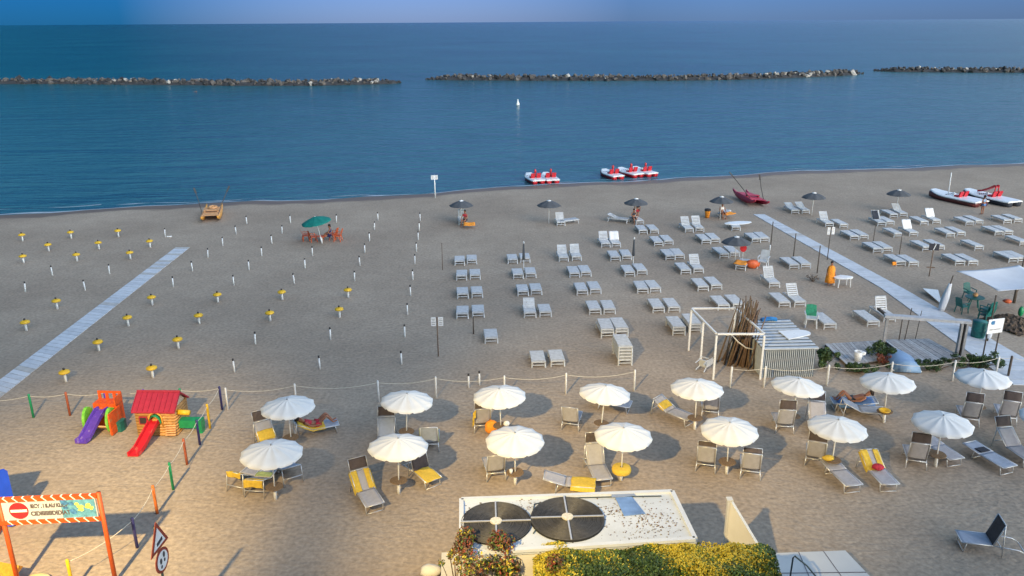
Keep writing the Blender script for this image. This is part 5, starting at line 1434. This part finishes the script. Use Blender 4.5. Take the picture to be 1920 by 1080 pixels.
def pergola():
    a, b = at(1655, 656), at(1802, 668); d = b - a; rz = math.atan2(d.y, d.x); Wd = d.length
    t = thing("pergola", "grey wooden portal over the deck with one thick double leg", "pergola", (a.x, a.y, 0), rz); Hh = 1.78
    MB().box((0, 0, Hh / 2), (.12, .14, Hh)).build("post", "wood_grey", t)
    MB().box((Wd - .22, 0, Hh / 2), (.10, .30, Hh)).build("post", "wood_grey", t); MB().box((Wd, 0, Hh / 2), (.10, .30, Hh)).build("post", "wood_grey", t); MB().box((Wd - .11, .14, Hh / 2), (.12, .03, Hh)).build("infill_board", "wood_dark", t)
    MB().box((Wd / 2, 0, Hh + .07), (Wd + .3, .34, .14)).build("beam", mat("wood_pale", (.42, .43, .46), .85, .15, 5, .3, 30), t)
    MB().bar((0, .18, Hh + .02), (-.25, 1.2, Hh + .02), .12, .12).build("beam", "wood_dark", t)


pergola()


def sails():
    z = 2.1
    pts = [at(1793, 508, z), at(1911, 497, z + .3), at(2010, 540, z), at(1872, 546, 1.75)]
    def fn(u, v):
        p = pts[0].lerp(pts[1], u).lerp(pts[3].lerp(pts[2], u), v)
        eu = 4 * u * (1 - u); ev = 4 * v * (1 - v)
        c = (pts[0] + pts[1] + pts[2] + pts[3]) / 4
        p = p.lerp(c, .10 * (eu * (abs(v - .5) * 2) ** 3 + ev * (abs(u - .5) * 2) ** 3)); p = p - V3((0, 0, .22 * eu * ev)); return tuple(p)
    tag(MB().sheet(fn, 18, 18, .012).build("shade_sail", "shade", None, True), "pale shade sail stretched over the green chairs", "shade sail")
    pole("tall dark pole carrying the shade sail's near corner, sheer cloth wrapped round its foot", (1851, 640), 2.55, .045)
    q = at(1765, 583); t = thing("wrapped_cloth", "pale cloth wound round a leaning pole at the boardwalk", "cloth", (q.x, q.y, 0))
    MB().path([(0, 0, -.05), (.16, 0, 1.0), (.32, 0, 2.15)], .035, 7).build("pole", "wood_dark", t, True)
    r = random.Random(2); secs = []
    for i in range(12):
        u = i / 11; zz = .05 + 1.6 * u; w_ = .17 + .05 * math.sin(4 * u) - .04 * u; cx = .24 * u
        secs.append([(cx + w_ * (1 + .18 * math.sin(5 * k + 3 * u)) * math.cos(k), w_ * math.sin(k) * .9, zz) for k in [2 * math.pi * j / 12 for j in range(12)]])
    MB().loft(secs).build("cloth", "shade", t, True)
    q = at(1853, 618); secs = []
    for i in range(10):
        u = i / 9; zz = .15 + 1.0 * u; w_ = .14 + .03 * math.sin(5 * u)
        secs.append([(w_ * (1 + .2 * math.sin(4 * k + 2 * u)) * math.cos(k) + .05 * u, w_ * math.sin(k), zz) for k in [2 * math.pi * j / 12 for j in range(12)]])
    q = at(1851, 640); o = MB().loft(secs).build("sheer_cloth", "shade", None, True); o.location = (q.x, q.y, .05); tag(o, "sheer pale cloth wound round the shade sail's near pole", "cloth")
    a = [at(1729, 549), at(1758, 549), at(1766, 574)]
    tag(MB().add([(p.x, p.y, .30 - .1 * i) for i, p in enumerate(a)] + [(p.x, p.y, .27 - .1 * i) for i, p in enumerate(a)], [(0, 2, 1), (3, 4, 5), (0, 1, 4, 3), (1, 2, 5, 4), (2, 0, 3, 5)]).build("windsurf_sail", "white_cloth"), "small white triangular sail lying beside the boardwalk", "sail")


sails()


def armchair(label, p, rz, m, group, sc=1.0, z=0.0, cat="chair", stripes=None):
    t = thing("chair", label, cat, (p.x, p.y, z), rz, group); t.scale = (sc, sc, sc)
    MB().box((0, 0, .42), (.48, .46, .05)).build("seat", m, t)
    MB().sheet(lambda u, v: ((u - .5) * (.50 - .06 * v), -.22 - .16 * v, .44 + .48 * v + .04 * math.sin(math.pi * u) * v), 6, 5, .03).build("backrest", m if not stripes else stripes, t)
    for sx in (-1, 1):
        for sy in (-1, 1): MB().bar((sx * .21, sy * .20, .40), (sx * .25, sy * .25, -.01), .05, .05).build("leg", m, t)
        MB().bar((sx * .27, -.26, .64), (sx * .27, .22, .62), .05, .035).bar((sx * .27, .20, .61), (sx * .24, .22, .42), .04, .04).build("armrest", m, t)
    return t


G = "orange chairs under the green parasol"
armchair("outer orange-red chair on the boat side of the green parasol", at(574, 451), RAD(-70), "orange_chair", G, 1.0)
armchair("inner orange-red chair on the boat side of the green parasol", at(588, 453), RAD(-60), "orange_chair", G, .95)
armchair("orange-red chair on the sunbed side of the green parasol, nearest it", at(626, 449), RAD(75), "orange_chair", G, 1.0)
armchair("outermost orange-red chair on the sunbed side of the green parasol", at(634, 452), RAD(85), "orange_chair", G, 1.05)
q = at(604, 456); t = thing("low_table", "small low table by the green parasol's post", "table", (q.x - .1, q.y + .45, 0)); MB().lathe([(.36, .42), (.36, .46)], 16).build("table_top", "orange_chair", t); MB().path([(0, 0, 0), (0, 0, .42)], .05, 8).build("leg", "white_pipe", t)
G = "dark green chairs around the table under the shade sail"
armchair("dark green chair on the sea side of the table under the sail", at(1816, 561), RAD(190), "teal", G)
armchair("dark green chair with pale frame at the boardwalk side of the table", at(1802, 586), RAD(-70), "teal", G)
for k in range(3): armchair("dark green chair, %s of the three stacked by the near sail pole" % ["bottom", "middle", "top"][k], at(1846, 604) , RAD(20), "teal", G, 1.05, .16 * k)
q = at(1824, 579); t = thing("round_table", "dark green round table under the shade sail", "table", (q.x, q.y, 0)); MB().lathe([(.5, .70), (.52, .72), (.5, .74)], 20).build("table_top", "teal", t)
for k in range(4): a = k * math.pi / 2 + .4; MB().path([(.2 * math.cos(a), .2 * math.sin(a), .7), (.38 * math.cos(a), .38 * math.sin(a), 0)], .03, 6).build("leg", "teal", t)
lump("woven_basket", "small straw basket on the dark green table", "basket", q, .74, .16, (1, 1, .8), "deck_orange", 12)
q = at(1848, 640); t = thing("green_drum", "tall dark green waste drum beside the two-legged sign", "drum", (q.x - .1, q.y + .6, 0)); MB().lathe([(.30, 0), (.34, .1), (.34, .4), (.36, .42), (.34, .45), (.34, .85), (.36, .9)], 18).build("drum_body", "teal", t, True)
t = armchair("green and white striped deckchair beside a long white sunbed", at(1519, 612), RAD(165), "sunbed", None, 1.2, stripes=mat("green_stripe", (.02, .22, .13), .8, .3, 10))
st = MB()
for i in range(4): st.sheet(lambda u, v: ((-.18 + .12 * i + u * .04), -.245 - .16 * v, .45 + .47 * v), 1, 3, .01)
st.build("stripe", "sunbed", [c for c in t.children if c.name.startswith("backrest")][0])
t = armchair("white plastic chair tipped on its side by the white gazebo", at(1311, 699), RAD(40), "sunbed", None, .85); t.rotation_euler = (RAD(8), RAD(75), RAD(60)); t.location.z = .28
# heap of nets and ropes
q = at(1898, 612); r = random.Random(9); mb = MB().sheet(lambda u, v: ((u - .5) * 2.2 + .1 * r.random(), (v - .5) * 2.6 + .1 * r.random(), .02 + .42 * math.sin(math.pi * u) * math.sin(math.pi * v) * (1 + .35 * math.sin(9 * u + 5 * v) * math.sin(6 * v)) + .16 * r.random()), 22, 26, .01)
o = mb.build("net_heap", "net", None, False); o.location = q; o.rotation_euler = (0, 0, RAD(20)); tag(o, "brown heap of fishing nets behind the two-legged sign", "net heap")
q = at(1886, 578); lump("lifebuoy_bundle", "red and white lifebuoy on the brown net heap", "lifebuoy", q, .32, .24, (1, 1, .5), "orange_chair", 13)
q = at(1911, 600); lump("green_jerrycan", "green plastic can on the brown net heap", "can", q, .2, .25, (.6, .6, 1.2), "green", 14)
# white oval-topped table near the boardwalk
q = at(1579, 537); t = thing("massage_table", "white oval-topped table on white legs beside the boardwalk", "table", (q.x, q.y, 0), RAD(8))
MB().sheet(lambda u, v: (1.0 * (u - .5) * 2 * math.sqrt(max(0, 1 - (2 * v - 1) ** 2)) * .62 + 0, (v - .5) * .75, .62 + .04 * math.sin(math.pi * u)), 12, 12, .05).build("table_top", "white_cloth", t, True)
for sx in (-.42, .42):
    for sy in (-.22, .22): MB().bar((sx * .9, sy, .6), (sx, sy * 1.1, 0), .05, .05).build("leg", "white_pipe", t)


# towels lying on far sunbeds
def far_towel(label, px, z, sx, sy, rz, m, tilt=0.0, name="towel"):
    q = at(*px); r = random.Random(label)
    o = MB().sheet(lambda u, v: ((u - .5) * sx, (v - .5) * sy, .02 * math.sin(8 * u + r.random() * .4) + .02 * math.sin(7 * v) - .25 * max(0, abs(u - .5) - .40)), 8, 10, .02).build(name, m, None, True)
    o.location = (q.x, q.y, z); o.rotation_euler = (tilt, 0, rz); return tag(o, label, "towel")


def back_towel(label, px, length, ang, m, wd):
    p = at(*px); a = RAD(ang); hinge = length * .58; u = (length - hinge) * .52
    o_ = Matrix.Rotation(AX, 3, 'Z') @ V3((0, hinge + u * math.cos(a) - .06 * math.sin(a), 0))
    q = p + o_; r = random.Random(label)
    o = MB().sheet(lambda x, y: ((x - .5) * wd, (y - .5) * (length - hinge) * 1.02, .018 * math.sin(8 * x + 1) + .015 * math.sin(7 * y)), 8, 10, .02).build("towel", m, None, True)
    o.location = (q.x, q.y, BZ + u * math.sin(a) + .06 * math.cos(a)); o.rotation_euler = (a, 0, AX); return tag(o, label, "towel")


far_towel("orange towel heap beside the grey parasol closest to the tubes", (880, 428), .36, .95, .6, AX, "orange_cloth", RAD(12))
far_towel("orange towel spread on the sunbed by the red boat", (1364, 409), .42, .8, 1.2, AX - RAD(60), "orange_cloth")
far_towel("orange towel over the sunbed by the red disc sign", (1388, 503), .42, .85, 1.0, AX - RAD(30), "orange_cloth")
back_towel("white towel over the raised back in column four", (1155.5, 464.3), 1.55, 56, "white_cloth", .72)
back_towel("white towel over the raised back in the second column past the boardwalk", (1713, 443.3), BL, 56, "white_cloth", .72)
back_towel("white towel over the raised back in the third column past the boardwalk", (1756, 420), BL, 56, "white_cloth", .72)
back_towel("dark towel on the sunbed back by the dark pole", (1653, 424.4), BL, 55, "dark_cloth", .5)
far_towel("orange cloth hanging at the near end of a pair past the boardwalk", (1676, 501), .26, .3, .25, AX, "orange_cloth", RAD(80))
q = at(1326, 408); t = thing("litter_bin", "orange bin with dark lid beside the parasol at the red boat", "bin", (q.x, q.y, 0)); MB().lathe([(.17, 0), (.24, .55), (.26, .6)], 14).build("tub", "orange_cloth", t, True); MB().lathe([(.27, .6), (.27, .72), (.2, .78)], 14).build("lid", "dark_cap", t, True)
armchair("white plastic chair with rounded back by the red disc sign", at(1430, 503), RAD(150), "sunbed", None, 1.25)
lump("beach_bags", "orange and red bags heaped on the sand by the red disc sign", "bags", at(1411, 503), 0, .38, (1.3, .7, .8), "orange_chair", 15)


# ------------------------------------------------------------------ people
def person(label, loc, rz, pose, top=None, bottom=None, hair="hair", robe=None, scale=1.0):
    t = thing("person", label, "person", loc, rz); t.scale = (scale,) * 3
    B = dict(
        stand=dict(pel=(0, 0, .93), wst=(0, .0, 1.08), che=(0, 0, 1.26), nec=(0, -.01, 1.46), h0=(0, .01, 1.55), h1=(0, .02, 1.66), h2=(0, .0, 1.72), nose=(0, .11, 1.62), sh=(.17, 0, 1.40), el=(.25, -.02, 1.13), wr=(.27, .10, .90), hip=(.09, 0, .90), kn=(.10, .03, .49), an=(.10, -.01, .08), to=(.11, .16, .03)),
        sit=dict(pel=(0, 0, .50), wst=(0, -.03, .64), che=(0, -.07, .82), nec=(0, -.06, 1.02), h0=(0, -.03, 1.11), h1=(0, -.01, 1.22), h2=(0, -.03, 1.28), nose=(0, .08, 1.18), sh=(.17, -.06, .97), el=(.25, .05, .72), wr=(.20, .30, .62), hip=(.10, .04, .48), kn=(.12, .45, .52), an=(.12, .52, .08), to=(.13, .70, .03)),
        lie=dict(pel=(0, .86, .46), wst=(0, 1.0, .48), che=(0, 1.20, .55), nec=(0, 1.40, .68), h0=(0, 1.48, .73), h1=(0, 1.58, .80), h2=(0, 1.62, .84), nose=(0, 1.50, .90), sh=(.17, 1.34, .63), el=(.27, 1.08, .50), wr=(.22, .84, .48), hip=(.09, .80, .46), kn=(.12, .46, .80), an=(.10, .20, .44), to=(.10, .02, .50)),
        swim=dict(pel=(0, -.6, -.18), wst=(0, -.45, -.14), che=(0, -.25, -.08), nec=(0, -.06, .03), h0=(0, .02, .10), h1=(0, .06, .20), h2=(0, .04, .26), nose=(0, .16, .16), sh=(.17, -.1, -.02), el=(.42, .15, -.05), wr=(.35, .45, .02), hip=(.09, -.65, -.2), kn=(.1, -1.05, -.25), an=(.1, -1.4, -.25), to=(.1, -1.55, -.3)),
    )[pose]
    V = []; Rr = []; E = []
    def v(p, r, par=None):
        V.append(p); Rr.append(r); i = len(V) - 1
        if par is not None: E.append((par, i))
        return i
    mir = lambda p, s: (p[0] * s, p[1], p[2])
    pel = v(B['pel'], (.14, .105)); wst = v(B['wst'], (.125, .09), pel); che = v(B['che'], (.155, .11), wst); nec = v(B['nec'], (.055, .055), che)
    h0 = v(B['h0'], (.072, .085), nec); h1 = v(B['h1'], (.082, .10), h0); v(B['h2'], (.055, .065), h1); v(B['nose'], (.018, .018), h0)
    for s in (-1, 1):
        sh = v(mir(B['sh'], s), (.062, .062), che); el = v(mir(B['el'], s), (.042, .042), sh); wp = mir(B['wr'], s); wr_ = v(wp, (.028, .03), el)
        d = (V3(wp) - V3(V[el])).normalized(); pm = V3(wp) + d * .07; pi = v(tuple(pm), (.04, .018), wr_)
        sd_ = d.cross(V3((0, 0, 1))); sd_ = sd_.normalized() if sd_.length > .05 else V3((1, 0, 0)); nn = sd_.cross(d)
        for j, (o_, l_) in enumerate(((-.03, .065), (-.01, .08), (.01, .075), (.03, .058))):
            a_ = v(tuple(pm + sd_ * o_ + d * .035), (.009, .009), pi); v(tuple(pm + sd_ * o_ * 1.2 + d * (.035 + l_) - nn * .025), (.007, .007), a_)
        a_ = v(tuple(pm - sd_ * .05 - d * .02), (.010, .010), pi); v(tuple(pm - sd_ * .07 + d * .03), (.008, .008), a_)
        hp = v(mir(B['hip'], s), (.09, .09), pel); kn = v(mir(B['kn'], s), (.06, .06), hp); an = v(mir(B['an'], s), (.038, .038), kn); v(mir(B['to'], s), (.04, .028), an)
    def skin(name, V_, R_, E_, m, sub=2):
        me = bpy.data.meshes.new(name); me.from_pydata(V_, E_, []); me.update(); o = bpy.data.objects.new(name, me); COL.objects.link(o); o.parent = t
        md = o.modifiers.new("skin", 'SKIN'); md.use_smooth_shade = True
        for i, sv in enumerate(me.skin_vertices[0].data): sv.radius = R_[i]; sv.use_root = (i == 0)
        o.modifiers.new("sub", 'SUBSURF').render_levels = sub; me.materials.append(M[m]); return o
    skin("body", V, Rr, E, "skin")
    ht = V3(B['h1']); back = (V3(B['h1']) - V3(B['nose'])); back.z = max(back.z, 0); back.normalize()
    MB().ball(tuple(ht + back * .03 + V3((0, 0, .025))), .105, (.95, 1.02, 1.0), 12, 8).ball(tuple(ht + back * .08 - V3((0, 0, .06))), .075, (1, .8, 1.2), 10, 6).build("hair", hair, t, True)
    if top: skin("top", [B['wst'], B['che'], tuple(V3(B['che']).lerp(V3(B['nec']), .55))] + [mir(B['sh'], s) for s in (-1, 1)], [(.145, .115), (.175, .13), (.10, .09), (.078, .078), (.078, .078)], [(0, 1), (1, 2), (1, 3), (1, 4)], top)
    if bottom: skin("shorts", [B['pel']] + [mir(B['hip'], s) for s in (-1, 1)] + [tuple(V3(mir(B['hip'], s)).lerp(V3(mir(B['kn'], s)), .35)) for s in (-1, 1)], [(.158, .125), (.108, .108), (.108, .108), (.095, .095), (.095, .095)], [(0, 1), (0, 2), (1, 3), (2, 4)], bottom)
    if robe:
        prof = [(.10, 1.47), (.21, 1.38), (.27, 1.12), (.27, .9), (.31, .5), (.33, .22), (.30, .22)]
        mb = MB(); n = 22; vs = []
        for r_, z_ in prof:
            for j in range(n):
                a = 2 * math.pi * j / n; k = 1 + .07 * math.sin(5 * a + z_ * 4); vs.append((r_ * k * math.cos(a), r_ * k * .82 * math.sin(a), z_))
        mb.add(vs, [(i * n + j, i * n + (j + 1) % n, (i + 1) * n + (j + 1) % n, (i + 1) * n + j) for i in range(len(prof) - 1) for j in range(n)])
        mb.build("robe", robe, t, True)
    return t


def on_bed(lg, label, **kw):
    t = lg[0]; return person(label, (t.location.x, t.location.y, 0), t.rotation_euler.z, "lie", **kw)


on_bed(P[2], "tanned person in red lying on the yellow towel with knees bent", top="red_cloth", bottom="red_cloth")
on_bed(P[26], "tanned person lying on the blue towel, knees raised", bottom="dark_cloth")
person("person in an orange wrap standing beside the white oval table", at(1555, 535), RAD(170), "stand", robe="orange_cloth", scale=.9)
q = at(872, 423); person("person in dark red top sitting under the grey parasol closest to the tubes", q, RAD(160), "sit", top="red_cloth", bottom="dark_cloth")
q = at(619, 452); person("person in navy sitting at the table under the green parasol", q, RAD(90), "sit", top="navy", bottom="navy")
q = at(1194, 413); person("person in pink shorts standing under the third grey parasol from the tubes", q, RAD(10), "stand", top="dark_cloth", bottom="red_cloth", scale=.95)
q = at(1353, 409); person("dark-haired person in white sitting under the parasol by the red boat", q, RAD(190), "sit", top="white_cloth", bottom="dark_cloth")
q = at(1841, 402); person("person in pale blue standing by the beached pedal boats", q, RAD(20), "stand", top="lightblue", bottom="blue_cloth", scale=.95)
q = at(1188, 418); person("person in black sitting on the side-on sunbed under the third grey parasol", q, RAD(190), "sit", top="dark_cloth", bottom="dark_cloth", scale=.9)
q = at(368, 172, -.25); person("swimmer with only head and arms above the water near the breakwater", V3((q.x, q.y, -.25)), RAD(90), "swim")
